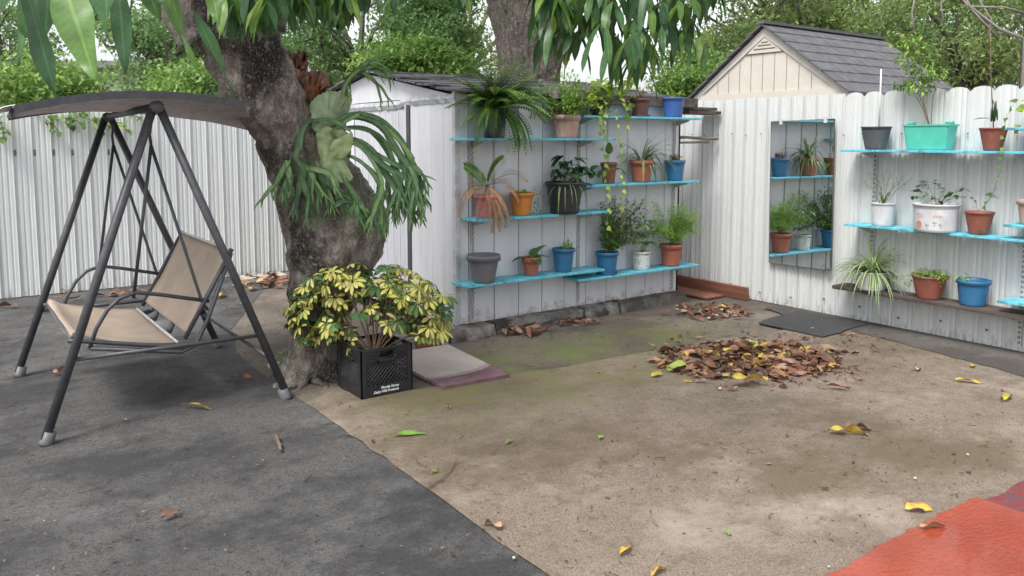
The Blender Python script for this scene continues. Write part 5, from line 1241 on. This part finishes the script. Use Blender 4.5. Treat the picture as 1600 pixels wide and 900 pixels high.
for i, (txt, sz, ox, oz) in enumerate((('Florida Farms', .021, .125, .040), ('Dairy Milk Products', .020, .078, .018))):
    cu = bpy.data.curves.new('lettering', 'FONT'); cu.body = txt; cu.size = sz; cu.extrude = .0006; cu.offset = .0006; cu.shear = .25
    to = bpy.data.objects.new('tmp', cu); COL.objects.link(to); bpy.context.view_layer.update()
    me = bpy.data.meshes.new_from_object(to.evaluated_get(bpy.context.evaluated_depsgraph_get())); bpy.data.objects.remove(to)
    me.transform(Matrix.Translation(Vector((bx0 + ox, by0 + .0002, z0 + oz)) - Vector(cr.location)) @ Matrix.Rotation(R(90), 4, 'X')); me.materials.clear(); me.materials.append(M['white'])
    o = bpy.data.objects.new('lettering', me); COL.objects.link(o); o.parent = cr
sh_ = thing('potted_shrub', (2.085, 4.33, .022), 'yellow and green variegated umbrella shrub growing in a pot inside the black crate', 'potted shrub')
cc = Vector((2.085, 4.335, .022)); pot_mesh(cc, .125, .095, .20).build('pot', PM['dark'], sh_)
mb = MB(); mb.lathe([(0, .172), (.11, .168)], cc, 20); mb.build('soil', M['soil'], sh_)
f_, st, fd = MB(), MB(), MB(); base = cc + Vector((0, 0, .17)); rs = random.Random(11)
random.seed(21)
hs_ = [1, .8, 1.1, .7, .95, 1.15, .85]
heads = []
outl = [(460, 470, 40), (478, 440, 30), (500, 430, 25), (545, 415, 25), (590, 412, 25), (640, 422, 22), (672, 445, 20), (690, 468, 20)]
for i in range(240):
    for _ in range(60):
        px = rd(452, 698); u = (px - 575) / 122; ytop = 410 + 46 * abs(u) ** 2.2; ybot = 540 - 20 * (abs(u)) + (8 if px < 500 else 0) - (25 if 560 < px < 640 else 0)
        py = rd(ytop, ybot)
        if px < 470 and py < 445: continue
        break
    dd_ = dep(base) + rd(-.24, .24) * math.sqrt(max(.1, 1 - u * u)) ; heads.append(at(px, py, dd_))
for i, h_ in enumerate(heads):
    low = h_.z < .42
    P = [base + rv(.02)]; mid = base.lerp(h_, .5) + Vector((0, 0, .05)) + rv(.02)
    for j in range(1, 9):
        t = j / 8; P.append(base * (1-t)**2 + mid * 2*t*(1-t) + h_ * t*t)
    if i % 13 == 0: st.tube(P, [.007 * (1 - .7 * j / 8) for j in range(9)], 6)
    elif i % 2: st.tube(P[5:], [.0022] * 4, 4)
    out = (h_ - base); out.z *= .4; out = out.normalized(); n = rs.randint(7, 9); a0 = rd(0, 6.28)
    ax = (out * .7 + Vector((0, 0, .8)) + V * .35 + rv(.35)).normalized(); u_ = ax.cross(Vector((.3, .2, 1))).normalized(); v_ = ax.cross(u_)
    rn0 = rs.random() ** .8
    for k in range(n):
        a = a0 + k * 6.2832 / n; d = (u_ * math.cos(a) + v_ * math.sin(a)) * 1.0 + ax * .12 + Vector((0, 0, -.25))
        rr_ = min(1, max(0, rn0 * .93 + rd(-.15, .2))); f_.leaf(h_ + d.normalized() * .010, d, rd(.045, .082) * hs_[i % 7], rd(.026, .034), rd(.1, 1.5), rr_, 5, 'obov', .22, upv=ax)
finish(sh_, foliage=(f_, LM['vari']), stem=(st, M['twigb']))
# sprout beside the trunk
t_ = thing('seedling', G(437, 592), 'tiny green seedling sprouting at the left foot of the mango trunk', 'seedling'); f_, st = MB(), MB(); b0 = Vector(t_.location)
q = at(443, 548, dep(b0)); st.tube([b0, b0.lerp(q, .5) + rv(.004), q], .002, 5)
for k in range(7): f_.leaf(q - Vector((0, 0, .01 * k)), ang(k * 1.1, .4), .07, .028, .9, None, 5, 'lance')
finish(t_, foliage=(f_, LM['light']), stem=(st, M['twig']))

# ------------------------------------------------------------------ fallen leaves
def fallen(px, py, L, W, rot, m, label, curl=1.0, z=.016, group=None, name='fallen_leaf', cat='leaf'):
    p = G(px, py, z); t = MB(); a = R(rot); d = Vector((math.cos(a), math.sin(a), .14 * curl))
    t.leaf(p - Vector((math.cos(a), math.sin(a), 0)) * L * .5 + Vector((0, 0, .003)), d, L * rd(.9, 1.1), W * 1.1, .42 * curl, None, 12, 'lance', rd(.1, .5), wave=rd(.12, .25), twist=rd(-1.1, 1.1) * curl)
    vs = [Vector(v_) for v_ in t.v]; mn = min(v_.z for v_ in vs); t.v = [(v_.x, v_.y, max(z, v_.z - mn * .6 + z * .6)) for v_ in vs]
    mo = t.build(name, LM[m]); return tag(mo, label, cat, group)
random.seed(5)
fallen(1325, 678, .20, .055, -40, 'yellow', 'curled yellow green leaf lying alone on the beige carpet in the right foreground', 1.3)
fallen(1345, 671, .17, .05, -30, 'brown', 'brown curled leaf lying behind the yellow green one on the beige carpet', 1.5)
fallen(1573, 622, .16, .05, 10, 'yellow', 'yellow leaf lying near the right edge of the photo', 1.0)
fallen(1437, 797, .12, .04, -35, 'yellow', 'half yellow half brown leaf just off the corner of the red slab', 1.2)
fallen(1458, 825, .11, .04, -30, 'tan', 'crumpled tan leaf on the edge of the red slab', 1.6, z=.037)
fallen(978, 861, .10, .03, 20, 'yellow', 'slim yellow leaf in the bottom middle foreground', 1.0)
fallen(1030, 893, .10, .03, 10, 'yellow', 'yellow leaf cut by the bottom edge of the photo', 1.0)
fallen(640, 679, .20, .026, -22, 'green', 'fresh bright green leaf on the beige carpet before the crate', .7)
fallen(768, 822, .10, .045, 110, 'tan', 'crumpled pale tan leaf on the beige carpet near the bottom', 1.6)
fallen(700, 637, .07, .03, 80, 'yellow', 'small upright yellow leaf on the carpet in front of the door mat', 1.8)
fallen(306, 637, .19, .035, -50, 'yellow', 'narrow yellow brown leaf on the dark pavement under the swing', 1.2)
fallen(380, 592, .16, .06, -10, 'tan', 'curled orange brown leaf on the dark pavement beside the right swing leg', 1.5)
fallen(267, 806, .09, .035, 30, 'brown', 'dark dry leaf on the dark pavement at the lower left', 1.4)
fallen(95, 583, .10, .05, 0, 'tan', 'tan leaf on the dark pavement between the left swing legs', 1.3)
fallen(1173, 594, .26, .08, -32, 'yellow', 'bright yellow large leaf at the front of the leaf pile', .6, z=.05)
fallen(1027, 587, .11, .045, 0, 'yellow', 'curled yellow leaf just left of the leaf pile', 1.4)
fallen(1433, 577, .10, .04, 30, 'tan', 'orange tan leaf on the carpet right of the leaf pile', 1.4)
fallen(1520, 572, .09, .03, 20, 'yellow', 'small yellow leaf near the fence at the far right', 1.4)
fallen(1515, 597, .16, .035, -60, 'yellow', 'long yellow leaf on the carpet left of the right edge leaf', 1.0)
fallen(1310, 608, .16, .04, -50, 'tan', 'long tan leaf on the carpet at the right foot of the leaf pile', 1.2)
fallen(938, 684, .05, .025, 40, 'green', 'tiny dark green leaf in the middle of the beige carpet', 1.0)
fallen(795, 691, .06, .02, 20, 'green', 'small faded green leaf right of the twig', .8)
fallen(680, 737, .05, .02, 10, 'green', 'small green leaf beside the twig on the carpet', .8)
fallen(1137, 833, .04, .02, 60, 'green', 'tiny green leaf in the lower right of the beige carpet', .8)
for px, py, l in ((345, 463, 'yellow leaf under the right side of the swing near the back fence'), (372, 447, 'bright green yellow leaf behind the swing'), (430, 448, 'rusty brown leaf against the left side of the trunk'), (412, 441, 'orange leaf between fence and trunk'), (395, 452, 'pale yellow leaf behind the swing leg'), (457, 461, 'yellow leaf at the left foot of the trunk'), (180, 462, 'brown leaf behind the swing seat'), (10, 480, 'brown leaf near the left edge of the photo')):
    fallen(px, py, .2, .07, rd(0, 180), 'yellow' if 'yellow' in l else 'tan' if 'orange' in l else 'brown', l, 1.4)
def litter(name, label, n, sampler, Lr, lo=0, hi=1, zmax=.06, cat='leaf pile', stuff=True, wide=.3):
    mb = MB()
    for i in range(n):
        p, hz = sampler(); L = rd(*Lr)
        a = rd(0, 6.28); tilt = rd(-.15, .22); b0 = mb.n
        mb.leaf((p.x, p.y, 0), (math.cos(a), math.sin(a), tilt), L, L * wide * rd(.8, 1.5), rd(-.2, .5), rd(lo, hi), 6, 'lance', rd(-.2, .6), wave=rd(.05, .2), twist=rd(-1.8, 1.8))
        mn = min(v_[2] for v_ in mb.v[b0:]); zz = .013 + hz * random.random() - mn
        for j in range(b0, mb.n): v_ = mb.v[j]; mb.v[j] = (v_[0], v_[1], v_[2] + zz)
    o = mb.build(name, LM['litter']); tag(o, label, cat, None, 'stuff' if stuff else None)
def ell(cx_, cy_, rx, ry, h, pw=.5):
    def f():
        a = rd(0, 6.28); k = random.random() ** pw; return G(cx_ + math.cos(a) * rx * k, cy_ + math.sin(a) * ry * k), h * (1 - k * k)
    return f
random.seed(9)
litter('leaf_pile', 'heap of dry brown and yellow leaves swept together on the beige carpet', 560, ell(1175, 568, 140, 30, .035, .6), (.06, .15))
litter('leaf_pile', 'looser fringe of brown leaves and bits around the big heap', 260, ell(1190, 562, 190, 52, .0, .7), (.02, .08), 0, .9)
litter('leaf_pile', 'small heap of dry leaves in the corner by the red brown board', 110, ell(1110, 490, 65, 13, .02), (.05, .11), 0, .9)
litter('leaf_pile', 'rusty leaves gathered against the stone kerb', 40, ell(815, 519, 35, 6, .02), (.07, .15), .1, .7)
litter('leaf_pile', 'reddish dead leaves lying along the kerb further right', 22, ell(905, 506, 40, 5, .02), (.06, .12), .1, .7)
litter('leaf_pile', 'brown leaves collected between the back fence and the trunk', 36, ell(425, 442, 40, 9, .04), (.1, .2), .1, 1)
litter('leaf_pile', 'dry leaves scattered under the swing by the back fence', 24, ell(200, 462, 140, 14, .01), (.06, .16), .0, .9)
# crumbs: small bits of bark, twig and leaf over the whole yard
random.seed(13); mb = MB()
for i in range(13000):
    p = Vector((rd(-.8, 6.1), rd(1.2, 8.7), 0)); den = noise.noise(Vector((p.x * 1.1, p.y * 1.1, 4)))
    if random.random() > .45 + den * 1.3 + (.35 if p.y > 3.9 and p.x > 2 else 0) or (p.y < 1.5 and p.x > 2.2): continue
    
    if p.x > 6.1 or p.y > 8.7 or (p.x > 2.9 and p.y > 5.0): continue
    L = rd(.007, .022) * (1 if random.random() < .90 else 1.9); an = rd(0, 6.28); mb.leaf((p.x, p.y, .017), (math.cos(an), math.sin(an), rd(-.0, .3)), L, L * rd(.15, .6), .3, rd(0, .22) if random.random() < .8 else rd(.3, .84), 2, 'lance', .5)
for i in range(900):
    p = Vector((rd(-.8, 6.0), rd(1.6, 8.5), 0)); a = rd(0, 6.28); L = rd(.015, .05); q = p + Vector((math.cos(a), math.sin(a), 0)) * L; mid = (p + q) / 2 + Vector((rd(-.006, .006), rd(-.006, .006), 0))
    for v_ in (p, q, mid): v_.z = .018 + rd(0, .004)
    mb.tube([p, mid, q], rd(.0008, .0019), 4, rnd=rd(0, .2))
tag(mb.build('debris_bits', LM['litter']), 'fine crumbs of bark and dry leaf strewn over the yard', 'debris', None, 'stuff')
mb = MB()
for px, py, r_ in ((803, 871, .006), (1430, 747, .008), (1125, 607, .014), (1140, 489, .02), (1120, 493, .018), (1108, 497, .015), (1128, 484, .015), (1295, 885, .005), (1512, 710, .007)):
    p = G(px, py, .02); mb.lathe([(0, -.005), (r_ * .8, -.004), (r_, .002), (r_ * .5, r_ * .6), (0, r_ * .7)], p, 7)
tag(mb.build('pebbles', mat('pale_pebble', (.55, .52, .42), (.4, .38, .3), 20, .8)), 'few pale pebbles and shell bits lying on the carpet', 'pebbles', None, 'stuff')
def twig(pts, r, label, m='twigb', name='twig'):
    mb = MB(); P = [G(x, y, .02 + rd(0, .004)) for x, y in pts]; Q = []
    for i in range(len(P) - 1):
        for k in range(5): Q.append(P[i].lerp(P[i+1], k / 5) + rv(.0015))
    Q.append(P[-1]); mb.tube(Q, [r * (1 - .5 * i / len(Q)) for i in range(len(Q))], 6); return tag(mb.build(name, M[m]), label, 'twig')
twig([(668, 760), (690, 748), (704, 735), (712, 720), (722, 722)], .004, 'thin crooked brown twig lying on the beige carpet')
twig([(645, 710), (652, 722), (668, 729)], .004, 'short light brown twig left of the crooked one')
twig([(432, 682), (436, 693), (439, 703)], .013, 'stubby piece of brown bark on the dark pavement', name='bark_piece')
twig([(473, 750), (482, 738), (492, 731)], .004, 'short dark twig on the dark pavement')
twig([(800, 694), (812, 690), (824, 687)], .003, 'tiny dark twig beside the small faded green leaf')
twig([(820, 570), (850, 573), (872, 571)], .005, 'thin stick on the mossy ground near the kerb')
# pale stones by the back fence
mb = MB(); p = G(425, 433); mb.box((p.x - .35, p.y - .22, 0), (p.x + .1, p.y + .02, .05)); tag(mb.build('concrete_block', mat('pale_concrete', (.46, .42, .37), (.36, .33, .29), 9, .9, .5, 50), bevel=.008), 'pale concrete slab at the foot of the back fence left of the trunk', 'concrete slab')

# ------------------------------------------------------------------ neighbour's shed beyond the right fence
ns = thing('garden_shed', (8.9, 6.03, 0), 'beige panelled shed with dark shingled gable roof beyond the right fence', 'shed')
NX0, NX1, NY0, NY1, NE, NR = 8.0, 10.45, 4.93, 7.14, 2.03, 2.84; NYm = (NY0 + NY1) / 2
bei = mat('beige_siding', (.60, .56, .50), (.55, .51, .455), 5, .6)
mb = MB(); mb.box((NX0, NY0 + .12, 0), (NX1 - .1, NY1 - .12, NE))
sl = (NR - NE) / (NYm - NY0)
w0, w1 = NY0 + .12, NY1 - .12; zz = NE + .12 * sl - .04
mb.add([(NX0, w0, NE - .01), (NX0, w1, NE - .01), (NX0, NYm, NR - .04)], [(0, 2, 1)], smooth=False); mb.build('wall', bei, ns)
mb = MB()
for s in (-1, 1):      # bargeboards
    ye = NY0 if s < 0 else NY1
    a = Vector((NX0 - .02, ye, NE - .02)); b2 = Vector((NX0 - .02, NYm, NR - .02)); dz = Vector((0, 0, -.11)); dx = Vector((.019, 0, 0))
    vs = [a, b2, b2 + dz, a + dz * .6, a + dx, b2 + dx, b2 + dz + dx, a + dz * .6 + dx]
    mb.add(vs, [(0,1,2,3),(7,6,5,4),(0,4,5,1),(3,2,6,7)], smooth=False)
mb.box((NX0 - .016, NY0 + .06, NE - .10), (NX0 - .003, NY1 - .06, NE + .04)); mb.build('bargeboard', bei, ns)
gp = MB()
y = NY0 + .3
while y < NY1 - .25:
    zt = NE + (1 - abs(y - NYm) / (NYm - NY0)) * (NR - NE) - .14
    if zt > NE + .08: gp.box((NX0 - .004, y, NE + .04), (NX0 - .0005, y + .008, min(zt, NR - .30)))
    y += .165
gp.build('panel_grooves', mat('groove', (.34, .30, .26), None, 5, .8), ns)
v0 = MB(); vz = NR - .32
v0.add([(NX0 - .012, NYm - .26, vz), (NX0 - .012, NYm + .26, vz), (NX0 - .012, NYm, NR - .13)], [(0, 2, 1)], smooth=False); vent = v0.build('gable_vent', bei, ns)
gp = MB()
for k, hw_ in ((.045, .15), (.085, .09), (.12, .045)): gp.box((NX0 - .016, NYm - hw_, vz + k), (NX0 - .0125, NYm + hw_, vz + k + .012))
gp.tube([(NX0 - .012, NYm - .26, vz), (NX0 - .012, NYm + .26, vz), (NX0 - .012, NYm, NR - .13), (NX0 - .012, NYm - .26, vz)], .004, 4); gp.build('vent_slats', mat('groove2', (.16, .14, .12), None, 5, .8), vent)
mb = MB(); nc = 7; rw = random.Random(4)
for s in (-1, 1):
    ye = NY0 - .05 if s < 0 else NY1 + .05; ze = NE - .045 * sl * .0 - .03
    for i in range(nc):
        t0, t1 = i / nc, (i + 1) / nc + .02; x = NX0 - .08
        ya, yb = ye + (NYm - ye) * t0, ye + (NYm - ye) * min(1, t1); za, zb = ze + (NR + .01 - ze) * t0 + .022, ze + (NR + .01 - ze) * min(1, t1) + .006
        N = 14
        for k in range(N):
            x0_ = NX0 - .08 + (NX1 - NX0 + .16) * k / N; x1_ = NX0 - .08 + (NX1 - NX0 + .16) * (k + 1) / N - .006; j = rw.uniform(-.003, .003)
            vs = [(x0_, ya, za + j), (x1_, ya, za + j), (x1_, yb, zb), (x0_, yb, zb)]; vs += [(a, b_, c - .022) for a, b_, c in vs]
            mb.add(vs, [(0,1,2,3),(7,6,5,4),(0,4,5,1),(1,5,6,2),(3,2,6,7),(0,3,7,4)], smooth=False)
rf_ = mb.build('roof', mat('charcoal_shingle', (.085, .085, .092), (.13, .13, .14), 9, .75, .5, 60), ns)
mb = MB(); mb.box((NX0 - .09, NYm - .05, NR + .012), (NX1 + .09, NYm + .05, NR + .045)); mb.build('ridge_cap', mat('ridge', (.12, .12, .125), None, 6, .7), rf_)

# ------------------------------------------------------------------ background vegetation
def bgtree(name, base, h0, crown, nl, nclump, leaf, m, label, cat='tree', trunk_r=.2, tm='barkfar', clump=(.4, .9), seed=1, wide=.45, limbs=True, shell=.35):
    """trunk + limbs + crown of many small leaf faces in uneven clumps. crown = (centre, radii)"""
    rs = np.random.RandomState(seed); t_ = thing(name, base, label, cat)
    c, rad = np.array(crown[0], float), np.array(crown[1], float); st = MB(); fo = MB()
    top = Vector((c[0], c[1], h0)); bs = Vector(base); 
    P = [bs.lerp(top, i / 6) + Vector((rs.normal(0, .05), rs.normal(0, .05), 0)) * trunk_r * 3 for i in range(7)]
    st.tube(P, [trunk_r * (1.25 - .1 * i) for i in range(7)], 14)
    cs = []
    for i in range(nclump):
        d = rs.normal(size=3); d /= np.linalg.norm(d); k = rs.uniform(shell, 1) ** .6; cc_ = c + d * rad * k; cs.append((cc_, rs.uniform(*clump)))
        if limbs and i % 2 == 0:
            q = Vector(cc_); mid = top.lerp(q, .5) + Vector(rs.normal(size=3)) * .12 * float(rad.max()) ; st.tube([top - Vector((0, 0, .2)), mid, q], [trunk_r * .4, trunk_r * .2, trunk_r * .06], 6)
    per = nl // nclump; Ps = []
    for cc_, r_ in cs:
        d = rs.normal(size=(per, 3)) * np.array([1, 1, .62]) * r_ * .55; Ps.append(cc_ + d)
    P_ = np.concatenate(Ps); n = len(P_); D_ = rs.normal(size=(n, 3)) + np.array([0, 0, -.4])
    rn = np.repeat(rs.rand(nclump) * .5, per) + rs.rand(n) * .5
    fo.cloud(P_, D_, rs.uniform(.6, 1.2, n) * leaf, rs.uniform(.6, 1.2, n) * leaf * wide, rn)
    fo.build('crown', LM[m], t_); st.build('trunk', M[tm], t_); return t_
# big rough trunk right behind the shed
bt = thing('oak_tree', (7.1, 9.5, 0), 'broad dark rough trunk rising behind the white metal shed', 'tree')
mb = MB(); ctrs = [(838, 420, 62), (836, 300, 58), (832, 180, 52), (830, 130, 46), (830, 80, 54), (832, 30, 66), (836, -20, 78), (838, -70, 88)]
R_ = []
for x, y, hw_ in ctrs: q = on(x, y, 1, 9.5); R_.append((q, hw_ * dep(q) / F))
R_[0][0].z = -.02; vs = []; NS = 64; nr = 0
for i in range(len(R_) - 1):
    for k in range(10):
        t = k / 10; c = R_[i][0].lerp(R_[i+1][0], t); w_ = R_[i][1] * (1-t) + R_[i+1][1] * t
        for q in range(NS):
            a = 2*math.pi*q/NS; d = Vector((math.cos(a), math.sin(a), 0)); P = c + d * w_; vs.append(P + d * (noise.noise(P * 2) * .06 + noise.noise(Vector((P.x * 12, P.y * 12, P.z * 4))) * .03))
        nr += 1
mb.add(vs, [(i*NS+q, i*NS+(q+1) % NS, (i+1)*NS+(q+1) % NS, (i+1)*NS+q) for i in range(nr-1) for q in range(NS)])
e_ = R_[-1][0]
for k, (dx, dy) in enumerate(((-1.6, .3), (1.5, .2), (.1, 1.4), (.3, -1.0))): limb(mb, [e_ + Vector((dx * .1, dy * .1, -.2)), e_ + Vector((dx * .5, dy * .5, .8)), e_ + Vector((dx * 1.4, dy * 1.4, 2.0))], .34, .10, 16, .05)
mb.build('trunk', M['bark2'], bt)
fo = MB(); rs2 = np.random.RandomState(8); cs = [np.array(e_) + np.array([rs2.uniform(-3.2, 3.2), rs2.uniform(-1.5, 3), rs2.uniform(.5, 3.2)]) for i in range(60)]
P_ = np.concatenate([c + rs2.normal(size=(260, 3)) * [.5, .5, .3] for c in cs]); n = len(P_); fo.cloud(P_, rs2.normal(size=(n, 3)), rs2.uniform(.08, .15, n), rs2.uniform(.03, .06, n), rs2.rand(n)); fo.build('crown', LM['tree'], bt)

def W3(px, py, d): q = at(px, py, d); return (q.x, q.y, q.z)
def ground_under(p): return (p[0], p[1], 0)
def place(name, px, py, d, rx, ry, rz, nl, nc, leaf, m, label, h0=None, seed=1, tr=.2, **kw):
    c = W3(px, py, d); return bgtree(name, ground_under(c), h0 if h0 else max(1.0, c[2] - rz * .5), (c, (rx, ry, rz)), nl, nc, leaf, m, label, trunk_r=tr, seed=seed, **kw)
# trees between mango trunk and oak
place('leafy_tree', 560, 40, 15, 1.7, 1.6, 1.3, 8000, 40, .12, 'tree', 'fine leaved dark tree left of the oak trunk with bright sky gaps', seed=2, clump=(.3, .6), shell=.5)
place('leafy_tree', 670, 0, 16.5, 1.0, 1.3, 1.7, 11000, 30, .13, 'tree', 'tall ivy covered dark tree just left of the oak trunk', seed=3, tr=.30, clump=(.35, .6))
place('leafy_tree', 655, 100, 13.5, .9, .7, .40, 8000, 18, .12, 'hedge', 'bright green bushy top showing above the metal shed roof', seed=4, clump=(.22, .4), h0=1.8)
place('leafy_tree', 730, 40, 22, 2.6, 2.2, 2.0, 5500, 46, .15, 'tree2', 'sparse pinkish grey twiggy tree against the sky beside the oak', seed=5, clump=(.35, .8), shell=.4)
place('leafy_tree', 480, 105, 22, 2.2, 2.0, .8, 6000, 30, .16, 'tree', 'hazy distant tree showing right of the mango trunk', seed=15, clump=(.35, .7))
# left: trees above the back fence
place('leafy_tree', 255, 85, 14, 1.0, 1.0, .9, 8000, 26, .11, 'tree', 'dark green tree behind the back fence left of the mango trunk', seed=6, clump=(.3, .55))
place('leafy_tree', 235, 20, 19, 1.6, 1.5, 1.2, 5000, 26, .14, 'tree', 'thin leaved pale tree high behind the back fence', seed=7, clump=(.3, .6))
place('leafy_tree', 10, 60, 17, 1.0, 1.2, 1.2, 4500, 24, .13, 'tree', 'pale sparse tree at the top left edge of the photo', seed=8, clump=(.3, .6))
# right: big tree mass above the fence and the gabled shed
place('leafy_tree', 1210, 0, 17, 2.4, 2.0, 1.5, 19000, 48, .13, 'tree2', 'leafy green tree rising right behind the gable of the beige shed', seed=9, clump=(.35, .75))
place('leafy_tree', 1360, 20, 19, 2.2, 2.5, 1.9, 17000, 50, .14, 'tree', 'dense green tree behind the dark shingled roof', seed=10, clump=(.4, .8))
place('leafy_tree', 1520, 55, 15, 2.2, 2.2, 1.6, 17000, 60, .12, 'tree2', 'brownish green tree with bare branches at the top right', seed=11, clump=(.3, .6), shell=.3)
place('leafy_tree', 1640, 80, 17, 1.8, 2.2, 1.9, 16000, 40, .13, 'tree', 'green tree cut by the right edge above the fence', seed=12, clump=(.35, .7))
place('leafy_tree', 1440, 110, 21, 2.4, 1.6, 1.1, 14000, 34, .14, 'tree', 'low green tree filling the gap right of the shingled roof', seed=16, clump=(.35, .7))
place('flowering_bush', 1085, 120, 12, .75, .8, .55, 9000, 26, .09, 'hedge', 'yellow green bush left of the beige gable above the fence corner', seed=13, clump=(.2, .38), h0=1.6, tr=.08)
place('flowering_bush', 1140, 85, 14, .8, .8, .6, 7000, 22, .09, 'tree2', 'speckled bush beside the left roof edge of the beige shed', seed=17, clump=(.2, .4), h0=1.6, tr=.08)
# bare limbs at the top right
bb = thing('bare_tree', ground_under(W3(1560, 60, 13)), 'grey bare branched tree reaching over the right fence', 'tree'); mb = MB()
mb.tube([ground_under(W3(1600, 60, 13)), W3(1600, 60, 13), W3(1560, 45, 13), W3(1515, 10, 13), W3(1500, -20, 13)], [.04, .035, .03, .025, .02], 7)
mb.tube([W3(1560, 60, 13), W3(1530, 28, 13), W3(1505, 0, 13)], [.025, .018, .012], 6); mb.tube([W3(1600, 20, 13), W3(1570, 12, 13), W3(1515, 10, 13)], [.03, .022, .016], 6)
mb.tube([W3(1543, 60, 13), W3(1549, 30, 13), W3(1530, 0, 13)], [.02, .014, .01], 6); mb.tube([W3(1430, 60, 13.2), W3(1425, 20, 13.2), W3(1430, -10, 13.2)], [.015, .015, .012], 6); mb.tube([W3(1475, 40, 13.2), W3(1470, 5, 13.2), W3(1500, -20, 13.2)], [.015, .013, .012], 6)
mb.build('branches', mat('grey_bark', (.26, .24, .22), (.2, .18, .17), 10, .9), bb)
# hedge behind the back fence with sprays hanging over it
hg = thing('hedge', (.8, 9.6, 0), 'light green leafy hedge spilling over the top of the back fence', 'hedge'); fo, st = MB(), MB()
rs3 = np.random.RandomState(31); Ps = []
for i in range(120):
    px = rs3.uniform(-60, 345); y = rs3.uniform(9.2, 10.3); ztop = 2.22 + .16 * math.sin(px * .021 + .5) + rs3.uniform(-.08, .10); q = on(px, 150, 1, y); Ps.append(np.array([q.x, y, rs3.uniform(1.5, ztop)]))
P_ = np.concatenate([c + rs3.normal(size=(120, 3)) * [.13, .13, .07] for c in Ps]); n = len(P_)
fo.cloud(P_, rs3.normal(size=(n, 3)) + [0, -.3, -.2], rs3.uniform(.045, .085, n), rs3.uniform(.03, .055, n), np.clip(np.repeat(rs3.rand(120) * .6, 120) + rs3.rand(n) * .4, 0, 1))
for c in Ps[::3]: st.tube([(c[0] + rd(-.2, .2), 9.6, 0), (c[0], 9.65, 1.0), tuple(c)], [.012, .010, .004], 5)
for pts in ([(70, 186), (85, 196), (92, 206)], [(100, 184), (118, 188), (135, 200)], [(120, 180), (150, 190), (158, 212)], [(165, 190), (190, 192), (196, 198)], [(0, 190), (6, 205), (5, 216)], [(205, 180), (222, 184)], [(150, 186), (170, 195), (182, 207)]):
    P = [on(x, y, 1, 8.80) for x, y in pts]; P = [P[0] + Vector((0, .3, .12))] + P; st.tube(P, .004, 4)
    for i in range(len(P) - 1):
        for k in range(9): q = P[i].lerp(P[i+1], k / 9) + rv(.022); fo.leaf(q, rv(1) + Vector((0, -.3, -.3)), rd(.05, .075), rd(.045, .06), .3, None, 3, 'ovate')
fo.build('foliage', LM['hedge'], hg); st.build('stems', M['twigb'], hg)
# low grey roof seen over the hedge at the left
hs_ = thing('house', (2.5, 20, 0), 'low house with flat grey roof behind the hedge at the top left', 'house')
a = at(45, 100, 17); b2 = at(185, 106, 17); mb = MB(); cx_ = (a.x + b2.x) / 2
p, q = Vector((a.x, a.y, 0)), Vector((b2.x, b2.y, 0)); dv_ = (q - p).normalized(); nv = Vector((-dv_.y, dv_.x, 0)); zt = a.z - .1
Mh = Matrix(((dv_.x, nv.x, 0, p.x), (dv_.y, nv.y, 0, p.y), (0, 0, 1, 0), (0, 0, 0, 1)))
L = (q - p).length + 1.0; mb.box((-.6, 0, 0), (L, 5, zt), Mh); mb.build('wall', mat('stucco', (.5, .5, .48), None, 4, .9), hs_)
mb = MB(); mb.box((-.9, -.3, zt + .002), (L + .3, 5.3, zt + .14), Mh); mb.build('roof', mat('grey_roof', (.22, .22, .22), None, 4, .8), hs_)
